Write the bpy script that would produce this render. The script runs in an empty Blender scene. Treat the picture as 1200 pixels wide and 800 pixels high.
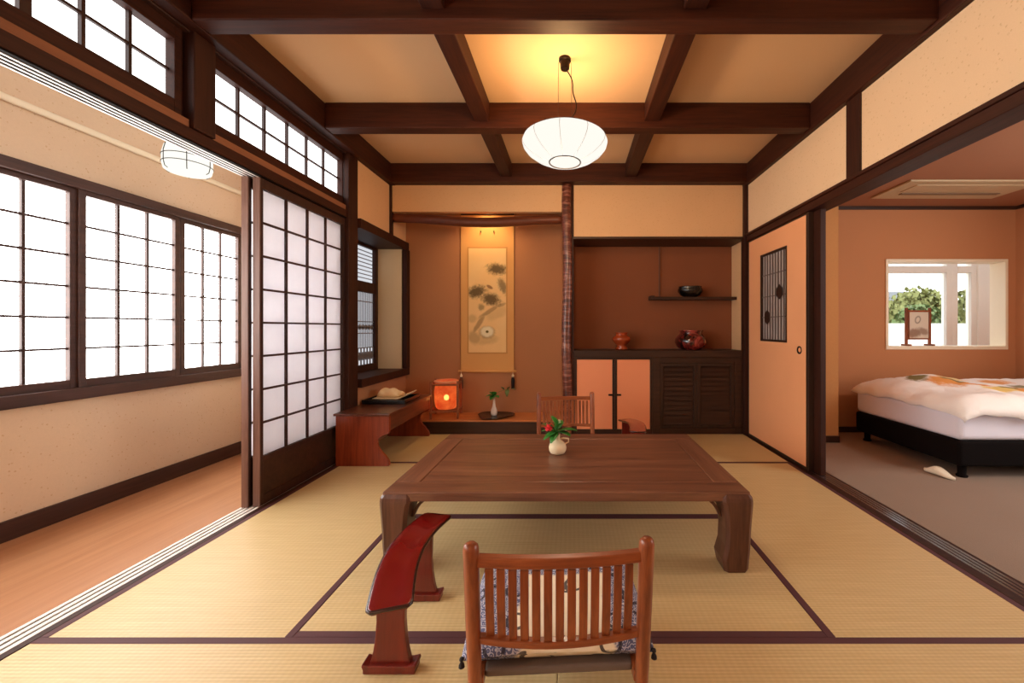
import bpy, bmesh, math, random
from mathutils import Vector, Matrix, noise as mnoise
R = math.radians
random.seed(7)
S = bpy.context.scene
COL = S.collection

# ------------------------------------------------------------------ materials
def lin(c):
    c = c / 255.0
    return c / 12.92 if c <= 0.04045 else ((c + 0.055) / 1.055) ** 2.4
def rgb(r, g, b): return (lin(r), lin(g), lin(b), 1.0)

class NT:
    """tiny helper round a node tree"""
    def __init__(s, name):
        s.m = bpy.data.materials.new(name); s.m.use_nodes = True
        s.t = s.m.node_tree; s.t.nodes.clear()
        s.out = s.n('ShaderNodeOutputMaterial')
    def n(s, typ, **kw):
        nd = s.t.nodes.new(typ)
        for k, v in kw.items(): setattr(nd, k, v)
        return nd
    def l(s, a, b): s.t.links.new(a, b)
    def val(s, sock, v):
        if isinstance(v, (int, float, tuple, list)): sock.default_value = v
        else: s.l(v, sock)
    def math(s, op, a, b=0.0, c=0.0):
        nd = s.n('ShaderNodeMath', operation=op)
        s.val(nd.inputs[0], a); s.val(nd.inputs[1], b); s.val(nd.inputs[2], c)
        return nd.outputs[0]
    def mix(s, f, a, b):
        nd = s.n('ShaderNodeMix', data_type='RGBA')
        s.val(nd.inputs[0], f); s.val(nd.inputs[6], a); s.val(nd.inputs[7], b)
        return nd.outputs[2]
    def coord(s, scale=(1, 1, 1), rot=(0, 0, 0), loc=(0, 0, 0)):
        tc = s.n('ShaderNodeTexCoord'); mp = s.n('ShaderNodeMapping')
        mp.inputs['Scale'].default_value = scale; mp.inputs['Rotation'].default_value = rot
        mp.inputs['Location'].default_value = loc
        s.l(tc.outputs['Object'], mp.inputs['Vector'])
        return mp.outputs[0]
    def noise(s, vec, scale=5, detail=4, rough=.55, dist=0):
        nd = s.n('ShaderNodeTexNoise'); s.l(vec, nd.inputs['Vector'])
        nd.inputs['Scale'].default_value = scale; nd.inputs['Detail'].default_value = detail
        nd.inputs['Roughness'].default_value = rough; nd.inputs['Distortion'].default_value = dist
        return nd.outputs['Fac']
    def ramp(s, f, stops):
        nd = s.n('ShaderNodeValToRGB'); s.val(nd.inputs[0], f)
        e = nd.color_ramp.elements
        while len(e) < len(stops): e.new(.5)
        for i, (p, c) in enumerate(stops): e[i].position = p; e[i].color = c
        return nd.outputs[0]
    def sstep(s, v, a, b):
        nd = s.n('ShaderNodeMapRange', interpolation_type='SMOOTHSTEP'); s.val(nd.inputs[0], v)
        nd.inputs[1].default_value = a; nd.inputs[2].default_value = b
        return nd.outputs[0]
    def bsdf(s, col, rough=.5, bump=None, bstr=.2, bdist=.002, metal=0, spec=.5, coat=0, sheen=0):
        p = s.n('ShaderNodeBsdfPrincipled')
        s.val(p.inputs['Base Color'], col); s.val(p.inputs['Roughness'], rough)
        p.inputs['Metallic'].default_value = metal; p.inputs['Specular IOR Level'].default_value = spec
        p.inputs['Coat Weight'].default_value = coat; p.inputs['Coat Roughness'].default_value = .12
        p.inputs['Sheen Weight'].default_value = sheen
        if bump is not None:
            b = s.n('ShaderNodeBump'); b.inputs['Strength'].default_value = bstr
            b.inputs['Distance'].default_value = bdist
            s.l(bump, b.inputs['Height']); s.l(b.outputs[0], p.inputs['Normal'])
        return p
    def done(s, sh):
        s.l(sh.outputs[0] if hasattr(sh, 'outputs') else sh, s.out.inputs['Surface'])
        return s.m

def wood(name, dark, light, axis='y', rough=.42, scale=1.0, coat=0.0, spec=.4):
    t = NT(name)
    sc = {'x': (1.2, 22, 22), 'y': (22, 1.2, 22), 'z': (22, 22, 1.2)}[axis]
    v = t.coord(tuple(a * scale for a in sc))
    f = t.noise(v, 1.6, 6, .6, .6)
    v2 = t.coord(tuple(a * scale * 4 for a in sc))
    g = t.noise(v2, 2.0, 3, .6)
    h = t.math('ADD', t.math('MULTIPLY', f, .75), t.math('MULTIPLY', g, .25))
    c = t.ramp(h, [(.30, dark), (.72, light)])
    return t.done(t.bsdf(c, rough, h, .12, .002, coat=coat, spec=spec))

def plaster(name, base, var=.06, grain=220, rough=.9, bstr=.25, speck=None):
    t = NT(name)
    v = t.coord()
    a = t.noise(v, 2.5, 4); b = t.noise(v, grain, 3, .7)
    dk = tuple(x * (1 - 2.2 * var) for x in base[:3]) + (1,)
    lt = tuple(min(1, x * (1 + var)) for x in base[:3]) + (1,)
    c = t.mix(t.math('ADD', t.math('MULTIPLY', a, .5), t.math('MULTIPLY', b, .5)), dk, lt)
    if speck:
        sp = t.n('ShaderNodeTexVoronoi'); t.l(v, sp.inputs['Vector']); sp.inputs['Scale'].default_value = 42
        m = t.math('MULTIPLY', t.math('LESS_THAN', sp.outputs['Distance'], .2), t.math('GREATER_THAN', b, .5))
        c = t.mix(t.math('MULTIPLY', m, .55), c, speck)
    return t.done(t.bsdf(c, rough, b, bstr, .002, spec=.2))

def plain(name, col, rough=.5, metal=0, spec=.5, coat=0, var=.08, sc=30):
    t = NT(name); v = t.coord(); f = t.noise(v, sc, 3)
    c = t.mix(f, tuple(x * (1 - var) for x in col[:3]) + (1,), tuple(min(1, x * (1 + var)) for x in col[:3]) + (1,))
    return t.done(t.bsdf(c, rough, None, metal=metal, spec=spec, coat=coat))

def glow(name, col, strength, var=.0, sc=6):
    t = NT(name); e = t.n('ShaderNodeEmission')
    if var:
        f = t.noise(t.coord(), sc, 4)
        c = t.mix(f, tuple(x * (1 - var) for x in col[:3]) + (1,), col)
        t.l(c, e.inputs[0])
    else: e.inputs[0].default_value = col
    e.inputs[1].default_value = strength
    return t.done(e)

M = {}
M['beam']   = wood('dark_beam_wood', rgb(42, 16, 8), rgb(82, 38, 20), 'x', .55, spec=.25)
M['beam_y'] = wood('dark_beam_wood_long', rgb(38, 14, 8), rgb(72, 33, 18), 'y', .55, spec=.25)
M['post']   = wood('dark_post_wood', rgb(38, 16, 10), rgb(68, 34, 21), 'z', .55, spec=.25)
M['frame']  = wood('window_frame_wood', rgb(46, 24, 18), rgb(80, 48, 37), 'y', .5)
M['lattice'] = wood('shoji_lattice_wood', rgb(40, 20, 15), rgb(66, 36, 27), 'z', .5)
M['edge']   = wood('door_edge_wood', rgb(92, 60, 48), rgb(134, 96, 80), 'z', .45)
M['table']  = wood('table_wood', rgb(80, 45, 32), rgb(138, 90, 64), 'x', .33, .8, spec=.5)
M['table_frame'] = wood('table_frame_wood', rgb(84, 48, 34), rgb(142, 94, 68), 'y', .33, .8, spec=.5)
M['table_leg'] = wood('table_leg_wood', rgb(64, 36, 25), rgb(112, 70, 50), 'z', .36, .8)
M['chair']  = wood('chair_wood', rgb(98, 42, 19), rgb(166, 88, 44), 'z', .36, 1, .2)
M['chair_x'] = wood('chair_rail_wood', rgb(104, 46, 21), rgb(172, 92, 46), 'x', .36, 1, .2)
M['desk']   = wood('desk_red_wood', rgb(108, 38, 18), rgb(168, 74, 40), 'z', .33, .8, .3)
M['desk_top'] = wood('desk_top_wood', rgb(66, 30, 18), rgb(116, 60, 38), 'y', .3, .8, .3)
M['cab']    = wood('cabinet_dark_wood', rgb(40, 22, 14), rgb(70, 42, 28), 'x', .45)
M['cab_z']  = wood('cabinet_dark_wood_upright', rgb(36, 20, 13), rgb(62, 38, 25), 'z', .5)
M['toko']   = wood('alcove_board_wood', rgb(176, 98, 52), rgb(214, 136, 80), 'x', .3, .7, .2)
M['veranda'] = wood('veranda_floor_wood', rgb(166, 112, 76), rgb(196, 144, 104), 'y', .32, .5, .15)
M['strip']  = wood('pale_strip_wood', rgb(132, 82, 54), rgb(156, 102, 70), 'y', .7)
M['pale']   = plain('pale_slide_strip', rgb(238, 232, 226), .35, var=.03)
M['bark']   = None
M['lacq']   = plain('red_lacquer', rgb(112, 8, 10), .22, coat=.6, var=.12, sc=8)
M['lacq_leg'] = wood('dark_red_lacquer_wood', rgb(84, 18, 12), rgb(124, 36, 24), 'z', .3, 1, .4)
M['lacq_edge'] = plain('black_red_lacquer_edge', rgb(46, 10, 9), .25, coat=.4)
M['black']  = plain('black_lacquer', rgb(16, 12, 11), .25, coat=.3)
M['iron']   = plain('dark_metal', rgb(34, 24, 20), .4, .8)
M['ceil']   = plaster('ceiling_board', rgb(226, 186, 142), .03, 160, .9, .05)
M['wall']   = plaster('wall_plaster', rgb(234, 200, 160), .06, 150, .92, .3, rgb(196, 156, 112))
M['wall_b'] = plaster('back_panel_plaster', rgb(232, 186, 138), .06, 160, .92, .25, rgb(206, 150, 98))
M['wall_t'] = plaster('alcove_plaster', rgb(182, 126, 88), .07, 190, .93, .3)
M['wall_v'] = plaster('veranda_plaster', rgb(222, 196, 166), .06, 90, .92, .35, rgb(190, 150, 112))
M['wall_o'] = plaster('bedroom_plaster', rgb(190, 132, 92), .04, 170, .9, .2)
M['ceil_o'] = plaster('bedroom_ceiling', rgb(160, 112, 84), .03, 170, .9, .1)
M['cream']  = plaster('cream_return_plaster', rgb(226, 200, 160), .04, 170, .9, .2)
M['white']  = plain('white_paint', rgb(240, 236, 226), .5, var=.02)
M['creamp'] = plain('cream_paint', rgb(238, 226, 200), .5, var=.02)
M['acgrey'] = plain('air_conditioner_plastic', rgb(186, 164, 130), .6, var=.02)
M['acdark'] = plain('air_conditioner_slot', rgb(120, 100, 78), .6, var=.02)
M['orange'] = plaster('orange_door_paper', rgb(242, 172, 122), .05, 200, .85, .15)
M['orange2'] = plaster('orange_cabinet_paper', rgb(246, 160, 116), .05, 200, .85, .15)
M['heri']   = plain('tatami_border_cloth', rgb(84, 44, 48), .7, var=.12, sc=300)
M['win']    = glow('daylit_window_paper', (1.0, .985, .955, 1), 12.5, .05)
M['ranma']  = glow('daylit_transom_paper', (1.0, .975, .96, 1), 3, .06)
M['shoin']  = glow('daylit_alcove_window_paper', (.92, .94, 1.0, 1), .8, .08)
M['shade']  = glow('lamp_shade_glow', (1.0, .95, .86, 1), 1.04)
M['lampv']  = glow('veranda_lamp_glow', (1.0, .97, .88, 1), 1.1)
M['bfill']  = glow('bedroom_fill_paper', (1.0, .98, .96, 1), 9, .05)  # glowing paper of the added bedroom window, out of view
M['wall_n'] = plaster('shaded_bay_plaster', rgb(140, 84, 56), .07, 190, .93, .3)  # alcove plaster darkened: shade inside the shelf bay put into the colour
M['groove'] = plain('groove_shadow_wood', rgb(24, 18, 16), .9, spec=.1)
M['slick'] = plain('polished_dark_sill', rgb(84, 66, 62), .22, coat=.5)
M['pier'] = plaster('pier_wallpaper', rgb(196, 142, 90), .08, 70, .9, .3)
M['kumiko'] = plain('grey_kumiko_wood', rgb(112, 104, 104), .6)
M['greypaper'] = plain('grey_door_window_paper', rgb(190, 178, 170), .8, var=.04)
M['bar'] = plain('grey_brown_bars', rgb(104, 86, 78), .6)
M['upright'] = plain('brown_upright', rgb(104, 60, 38), .6)
M['flame']  = glow('lantern_bulb_glow', (1.0, .72, .30, 1), 9.0)
M['leaf']   = plain('green_leaf', rgb(52, 124, 44), .4, var=.3, sc=60)
M['leaf2']  = plain('grey_green_leaf', rgb(96, 108, 56), .5, var=.3, sc=60)
M['flower'] = plain('red_petal', rgb(226, 40, 48), .5, var=.15, sc=80)
M['bud']    = plain('pale_bud', rgb(214, 220, 180), .5)
M['cera']   = plaster('cream_stoneware', rgb(236, 214, 176), .06, 60, .4, .1)
M['cerw']   = plain('white_porcelain', rgb(226, 208, 196), .25, var=.04)
M['jar_o']  = plain('orange_glaze', rgb(168, 70, 34), .22, coat=.4, var=.3, sc=18)
M['cloth']  = plain('cream_cloth', rgb(236, 208, 164), .85, var=.05)
M['tassel'] = plain('dark_tassel', rgb(26, 16, 18), .8)
M['bedblack'] = plain('dark_bed_fabric', rgb(15, 10, 10), .9, spec=.1, var=.2, sc=120)
M['sheet']  = plaster('white_sheet', rgb(228, 228, 242), .02, 40, .85, .1)
M['grey']   = plain('grey_seat_board', rgb(104, 88, 78), .6)
M['slip']   = plain('cream_slipper', rgb(236, 226, 204), .7)

def m_bark():
    t = NT('red_bark_pillar'); v = t.coord((5, 5, 24))
    f = t.noise(v, 1.4, 4, .6, .6)
    c = t.ramp(f, [(.32, rgb(60, 24, 20)), (.5, rgb(112, 56, 42)), (.68, rgb(176, 120, 100))])
    return t.done(t.bsdf(c, .3, f, .6, .01, coat=.3))
M['bark'] = m_bark()
M['log'] = wood('natural_log', rgb(76, 34, 20), rgb(122, 64, 40), 'x', .4, .5)

def m_tatami():
    t = NT('tatami_rush'); v = t.coord()
    sx = t.n('ShaderNodeSeparateXYZ'); t.l(v, sx.inputs[0])
    row = t.math('SINE', t.math('MULTIPLY', sx.outputs[1], 2 * math.pi / .0125))
    row01 = t.math('MULTIPLY_ADD', row, .5, .5)
    colw = t.math('MULTIPLY_ADD', t.math('SINE', t.math('MULTIPLY', sx.outputs[0], 2 * math.pi / .022)), .5, .5)
    vs = t.coord((3, 120, 1)); st = t.noise(vs, 1.0, 4, .7)
    big = t.noise(v, 1.6, 3)
    c = t.ramp(st, [(.25, rgb(204, 176, 124)), (.75, rgb(230, 206, 156))])
    c = t.mix(t.sstep(row01, .0, .35), t.mix(.30, c, rgb(172, 138, 88)), c)
    c = t.mix(t.math('MULTIPLY', colw, .12), c, rgb(170, 138, 86))
    c = t.mix(t.math('MULTIPLY', big, .25), c, rgb(214, 178, 114))
    h = t.math('ADD', row01, t.math('MULTIPLY', colw, .3))
    return t.done(t.bsdf(c, .46, h, .22, .002, spec=.5))
M['tatami'] = m_tatami()

def m_carpet():
    t = NT('taupe_carpet'); v = t.coord(); a = t.noise(v, 260, 3, .8); b = t.noise(v, 3, 3)
    c = t.mix(a, rgb(124, 106, 92), rgb(182, 162, 146)); c = t.mix(t.math('MULTIPLY', b, .3), c, rgb(128, 110, 96))
    return t.done(t.bsdf(c, .95, a, .5, .004, spec=.1))
M['carpet'] = m_carpet()

def m_paper():   # washi that passes light
    t = NT('shoji_washi'); v = t.coord(); f = t.noise(v, 14, 5, .7)
    c = t.mix(f, rgb(238, 237, 240), rgb(247, 246, 248))
    d = t.n('ShaderNodeBsdfDiffuse'); t.l(c, d.inputs[0])
    tr = t.n('ShaderNodeBsdfTranslucent'); t.l(c, tr.inputs[0])
    mx = t.n('ShaderNodeMixShader'); mx.inputs[0].default_value = .8
    t.l(d.outputs[0], mx.inputs[1]); t.l(tr.outputs[0], mx.inputs[2])
    return t.done(mx)
M['washi'] = m_paper()

def m_lantern():
    t = NT('orange_lantern_paper'); v = t.coord(); f = t.noise(v, 9, 4, .6, .5)
    c = t.ramp(f, [(.3, rgb(206, 66, 34)), (.7, rgb(246, 138, 74))])
    d = t.n('ShaderNodeBsdfTranslucent'); t.l(c, d.inputs[0])
    e = t.n('ShaderNodeEmission'); t.l(c, e.inputs[0]); e.inputs[1].default_value = .38
    a = t.n('ShaderNodeAddShader'); t.l(d.outputs[0], a.inputs[0]); t.l(e.outputs[0], a.inputs[1])
    tp = t.n('ShaderNodeBsdfTransparent'); tp.inputs[0].default_value = (1, .62, .35, 1)
    mx = t.n('ShaderNodeMixShader'); mx.inputs[0].default_value = .22
    t.l(a.outputs[0], mx.inputs[1]); t.l(tp.outputs[0], mx.inputs[2])
    return t.done(mx)
M['lantern'] = m_lantern()

def m_glass():
    t = NT('window_glass'); fr = t.n('ShaderNodeFresnel'); fr.inputs[0].default_value = 1.25
    tr = t.n('ShaderNodeBsdfTransparent'); gl = t.n('ShaderNodeBsdfGlossy'); gl.inputs['Roughness'].default_value = .02
    mx = t.n('ShaderNodeMixShader'); t.l(fr.outputs[0], mx.inputs[0]); t.l(tr.outputs[0], mx.inputs[1]); t.l(gl.outputs[0], mx.inputs[2])
    return t.done(mx)
M['glass'] = m_glass()

def ellipse_mask(t, X, Z, E, dist, soft=.35):
    acc = None
    for (cx, cz, rx, rz, a, w) in E:
        ca, sa = math.cos(R(a)), math.sin(R(a))
        dx = t.math('ADD', X, -cx); dz = t.math('ADD', Z, -cz)
        u = t.math('DIVIDE', t.math('ADD', t.math('MULTIPLY', dx, ca), t.math('MULTIPLY', dz, sa)), rx)
        w_ = t.math('DIVIDE', t.math('SUBTRACT', t.math('MULTIPLY', dz, ca), t.math('MULTIPLY', dx, sa)), rz)
        d = t.math('SQRT', t.math('ADD', t.math('MULTIPLY', u, u), t.math('MULTIPLY', w_, w_)))
        d = t.math('ADD', d, dist)
        k = t.math('MULTIPLY', t.math('SUBTRACT', 1.0, t.sstep(d, 1 - soft, 1 + soft)), w)
        acc = k if acc is None else t.math('MAXIMUM', acc, k)
    return acc

def m_painting():
    t = NT('ink_pine_painting'); v = t.coord()
    sx = t.n('ShaderNodeSeparateXYZ'); t.l(v, sx.inputs[0]); X, Z = sx.outputs[0], sx.outputs[2]
    ns = t.noise(v, 38, 4, .7); dist = t.math('MULTIPLY', t.math('SUBTRACT', ns, .5), 1.6)
    nl = t.noise(v, 14, 3); dist2 = t.math('MULTIPLY', t.math('SUBTRACT', nl, .5), .8)
    clusters = ellipse_mask(t, X, Z, [(.105, .405, .10, .055, -8, .95), (-.116, .165, .10, .06, 14, .95), (.034, .085, .095, .06, -14, .95),
                                      (.165, .225, .04, .085, 25, .75), (-.065, .0, .03, .035, 0, .6)], dist, .5)
    trunk = ellipse_mask(t, X, Z, [(-.09, -.18, .13, .024, 58, .75), (.03, -.04, .13, .022, 32, .75), (.14, .02, .06, .018, 20, .65),
                                   (-.16, -.12, .05, .04, 10, .35), (-.135, -.33, .06, .07, 30, .55), (-.02, -.35, .12, .05, 5, .35), (.10, -.06, .12, .06, 25, .25)], dist2, .4)
    blos = ellipse_mask(t, X, Z, [(-.002, -.262, .064, .055, 0, 1)], t.math('MULTIPLY', dist, .35), .25)
    blo2 = ellipse_mask(t, X, Z, [(-.004, -.268, .080, .064, 0, .75)], t.math('MULTIPLY', dist, .6), .3)
    ctr = ellipse_mask(t, X, Z, [(-.002, -.262, .016, .014, 0, 1)], 0.0, .3)
    spr = ellipse_mask(t, X, Z, [(.025, .215, .036, .016, -30, .9)], 0.0, .3)
    c = t.mix(t.noise(v, 5, 3), rgb(234, 190, 128), rgb(240, 202, 144))
    c = t.mix(t.math('MULTIPLY', trunk, .8), c, rgb(128, 96, 64))
    c = t.mix(t.math('MULTIPLY', clusters, .92), c, rgb(72, 62, 46))
    c = t.mix(t.math('MULTIPLY', spr, .8), c, rgb(110, 56, 34))
    c = t.mix(t.math('MULTIPLY', blo2, .7), c, rgb(120, 104, 76))
    c = t.mix(t.math('MULTIPLY', blos, .95), c, rgb(238, 224, 186)); c = t.mix(ctr, c, rgb(112, 92, 40))
    return t.done(t.bsdf(c, .9, spec=.1))
M['paint'] = m_painting()
M['brocade'] = plaster('scroll_mount_silk', rgb(220, 164, 100), .03, 260, .85, .1)
M['brocade2'] = plaster('scroll_border_silk', rgb(200, 146, 86), .03, 260, .85, .1)

def m_cushion():
    t = NT('patterned_cushion_cloth'); v = t.coord()
    sx = t.n('ShaderNodeSeparateXYZ'); t.l(v, sx.inputs[0]); X, Y = sx.outputs[0], sx.outputs[1]
    wob = t.math('MULTIPLY', t.math('SUBTRACT', t.noise(v, 7, 2), .5), .14)
    side = t.sstep(t.math('MAXIMUM', t.math('ABSOLUTE', t.math('ADD', t.math('ADD', X, -.02), wob)), t.math('ADD', t.math('ADD', Y, .075), wob)), .125, .145)
    fine = t.n('ShaderNodeTexVoronoi'); t.l(v, fine.inputs[0]); fine.inputs['Scale'].default_value = 70
    wave = t.math('GREATER_THAN', t.math('SINE', t.math('MULTIPLY', fine.outputs['Distance'], 18)), .35)
    blue = t.mix(wave, rgb(92, 94, 122), rgb(184, 180, 190))
    cream = t.mix(t.noise(v, 9, 3), rgb(226, 206, 172), rgb(244, 230, 204))
    c = t.mix(side, cream, blue)
    vo = t.n('ShaderNodeTexVoronoi'); t.l(v, vo.inputs[0]); vo.inputs['Scale'].default_value = 12
    d = vo.outputs['Distance']
    ring = t.math('MULTIPLY', t.math('GREATER_THAN', d, .26), t.math('LESS_THAN', d, .37))
    dots = t.math('MULTIPLY', ring, t.math('GREATER_THAN', t.noise(v, 11, 2), .45))
    c = t.mix(t.math('MULTIPLY', dots, .9), c, rgb(52, 44, 50))
    return t.done(t.bsdf(c, .85, spec=.15))
M['cushion'] = m_cushion()

def m_duvet():
    t = NT('printed_duvet_cloth'); v = t.coord()
    sx = t.n('ShaderNodeSeparateXYZ'); t.l(v, sx.inputs[0]); X, Y = sx.outputs[0], sx.outputs[1]
    ns = t.noise(v, 12, 4, .7); dist = t.math('MULTIPLY', t.math('SUBTRACT', ns, .5), 1.4)
    og = ellipse_mask(t, X, Y, [(-.42, .05, .15, .12, 12, 1), (-.28, -.02, .10, .07, 0, 1), (-.02, -.17, .12, .10, 0, 1), (-.16, .34, .20, .08, 8, .8), (.38, .0, .16, .12, 0, 1), (.2, .3, .14, .08, 0, .9)], dist, .3)
    ye = ellipse_mask(t, X, Y, [(-.21, -.19, .14, .09, 0, 1), (.2, -.15, .14, .10, 0, .9), (-.3, .2, .1, .08, 0, .8)], dist, .3)
    gr = ellipse_mask(t, X, Y, [(-.56, .20, .13, .07, 40, 1), (-.33, .10, .09, .05, -30, .9), (-.12, -.12, .07, .05, 20, 1), (.14, .02, .1, .06, 0, .9)], dist, .3)
    c = rgb(246, 242, 238)
    c = t.mix(t.math('MULTIPLY', ye, 1.0), c, rgb(240, 210, 130))
    c = t.mix(t.math('MULTIPLY', og, 1.0), c, rgb(228, 156, 84))
    c = t.mix(t.math('MULTIPLY', gr, 1.0), c, rgb(128, 116, 72))
    wr = t.noise(v, 7, 4, .6, .8)
    return t.done(t.bsdf(c, .85, wr, .4, .03, spec=.1))
M['duvet'] = m_duvet()

def m_jar():
    t = NT('mottled_red_glaze'); v = t.coord(); f = t.noise(v, 9, 4, .6, 1.2)
    c = t.ramp(f, [(.38, rgb(26, 12, 12)), (.52, rgb(112, 34, 28)), (.66, rgb(176, 70, 62))])
    return t.done(t.bsdf(c, .16, f, .2, .004, coat=.6))
M['jar_r'] = m_jar()

def m_screenpic():
    t = NT('screen_picture'); v = t.coord()
    sx = t.n('ShaderNodeSeparateXYZ'); t.l(v, sx.inputs[0]); X, Z = sx.outputs[0], sx.outputs[2]
    d = ellipse_mask(t, X, Z, [(-.005, .235, .028, .036, -25, .9)], 0.0, .25)
    d2 = ellipse_mask(t, X, Z, [(-.005, .235, .018, .025, -25, .9)], 0.0, .25)
    hill = ellipse_mask(t, X, Z, [(-.04, .115, .075, .04, 10, .9), (.05, .13, .05, .03, -20, .8)], t.math('MULTIPLY', t.math('SUBTRACT', t.noise(v, 40, 3), .5), .8), .4)
    c = t.mix(t.math('SUBTRACT', d, d2), rgb(218, 208, 190), rgb(120, 112, 100))
    c = t.mix(t.math('MULTIPLY', hill, .85), c, rgb(122, 78, 48))
    return t.done(t.bsdf(c, .7))
M['screenpic'] = m_screenpic()

def m_bush(name, a, b):
    t = NT(name); v = t.coord(); f = t.noise(v, 9, 4, .7)
    return t.done(t.bsdf(t.mix(f, a, b), .6, spec=.2))
M['bush'] = m_bush('garden_leaf_green', rgb(70, 92, 52), rgb(132, 150, 96))
M['bush_y'] = m_bush('garden_leaf_yellow', rgb(104, 112, 62), rgb(164, 166, 108))
M['ground'] = plain('pale_gravel', rgb(226, 220, 208), .9, var=.06)
M['roofgrey'] = plain('grey_roof_tile', rgb(120, 124, 128), .7)
M['woodslim'] = wood('lantern_frame_wood', rgb(120, 64, 38), rgb(168, 100, 64), 'z', .5)

# ------------------------------------------------------------------ mesh builder
class MB:
    def __init__(s): s.v = []; s.f = []
    def add(s, V, F):
        n = len(s.v); s.v += [tuple(p) for p in V]; s.f += [tuple(i + n for i in f) for f in F]; return s
    def box(s, x0, x1, y0, y1, z0, z1, rot=0, piv=None):
        V = [(x, y, z) for z in (z0, z1) for y in (y0, y1) for x in (x0, x1)]
        if rot:
            p = Vector(piv or ((x0 + x1) / 2, (y0 + y1) / 2, (z0 + z1) / 2)); m = Matrix.Rotation(rot, 3, 'Z')
            V = [p + m @ (Vector(q) - p) for q in V]
        return s.add(V, [(0, 2, 3, 1), (4, 5, 7, 6), (0, 1, 5, 4), (2, 6, 7, 3), (0, 4, 6, 2), (1, 3, 7, 5)])
    def prism(s, P, axis, a, b):
        """polygon P extruded along axis from a to b; P holds the two other coordinates in order"""
        def mk(p, t): return {'x': (t, p[0], p[1]), 'y': (p[0], t, p[1]), 'z': (p[0], p[1], t)}[axis]
        n = len(P); V = [mk(p, a) for p in P] + [mk(p, b) for p in P]
        return s.add(V, [tuple(range(n)), tuple(range(2 * n - 1, n - 1, -1))] + [(i, (i + 1) % n, n + (i + 1) % n, n + i) for i in range(n)])
    def lathe(s, prof, seg=32, c=(0, 0, 0), cap=True, fn=None):
        V = []; F = []; n = len(prof)
        for i, (r, z) in enumerate(prof):
            for k in range(seg):
                a = 2 * math.pi * k / seg; rr = r * (fn(a, z) if fn else 1)
                V.append((c[0] + rr * math.cos(a), c[1] + rr * math.sin(a), c[2] + z))
        for i in range(n - 1):
            for k in range(seg):
                k2 = (k + 1) % seg
                F.append((i * seg + k, i * seg + k2, (i + 1) * seg + k2, (i + 1) * seg + k))
        if cap:
            F.append(tuple(range(seg - 1, -1, -1))); F.append(tuple((n - 1) * seg + k for k in range(seg)))
        return s.add(V, F)
    def tube(s, pts, r, seg=10, closed=False):
        P = [Vector(p) for p in pts]; n = len(P); V = []; F = []; up = None
        for i, p in enumerate(P):
            if closed: d = P[(i + 1) % n] - P[i - 1]
            else: d = P[min(i + 1, n - 1)] - P[max(i - 1, 0)]
            d.normalize()
            if up is None:
                up = Vector((0, 0, 1)) if abs(d.z) < .9 else Vector((1, 0, 0))
            sd = d.cross(up).normalized(); up = sd.cross(d).normalized()
            rr = r[i] if isinstance(r, (list, tuple)) else r
            for k in range(seg):
                a = 2 * math.pi * k / seg
                V.append(p + (sd * math.cos(a) + up * math.sin(a)) * rr)
        m = n if closed else n - 1
        for i in range(m):
            j = (i + 1) % n
            for k in range(seg):
                k2 = (k + 1) % seg
                F.append((i * seg + k, i * seg + k2, j * seg + k2, j * seg + k))
        if not closed:
            F.append(tuple(range(seg - 1, -1, -1))); F.append(tuple((n - 1) * seg + k for k in range(seg)))
        return s.add(V, F)
    def sweep(s, secs):
        """list of equal-length closed loops of points joined in order, capped"""
        n = len(secs[0]); V = [p for q in secs for p in q]; F = []
        for i in range(len(secs) - 1):
            for k in range(n):
                k2 = (k + 1) % n
                F.append((i * n + k, i * n + k2, (i + 1) * n + k2, (i + 1) * n + k))
        F.append(tuple(range(n - 1, -1, -1))); F.append(tuple((len(secs) - 1) * n + k for k in range(n)))
        return s.add(V, F)
    def grid(s, nx, ny, fn):
        V = [fn(i / nx, j / ny) for j in range(ny + 1) for i in range(nx + 1)]; w = nx + 1
        return s.add(V, [(j * w + i, j * w + i + 1, (j + 1) * w + i + 1, (j + 1) * w + i) for j in range(ny) for i in range(nx)])
    def build(s, name, mat, parent=None, bev=0, seg=2, smooth=False, sub=0, solid=0, off=None):
        me = bpy.data.meshes.new(name); me.from_pydata(s.v, [], s.f)
        bm = bmesh.new(); bm.from_mesh(me); bmesh.ops.recalc_face_normals(bm, faces=bm.faces); bm.to_mesh(me); bm.free()
        me.materials.append(M[mat])
        o = bpy.data.objects.new(name, me); COL.objects.link(o)
        if smooth: me.polygons.foreach_set('use_smooth', [True] * len(me.polygons))
        if solid:
            m = o.modifiers.new('thick', 'SOLIDIFY'); m.thickness = solid; m.offset = off if off is not None else 0
        if bev:
            m = o.modifiers.new('edge', 'BEVEL'); m.width = bev; m.segments = seg; m.limit_method = 'ANGLE'; m.angle_limit = R(40)
        if sub:
            m = o.modifiers.new('sub', 'SUBSURF'); m.levels = sub; m.render_levels = sub
        if parent: o.parent = parent
        return o

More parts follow.
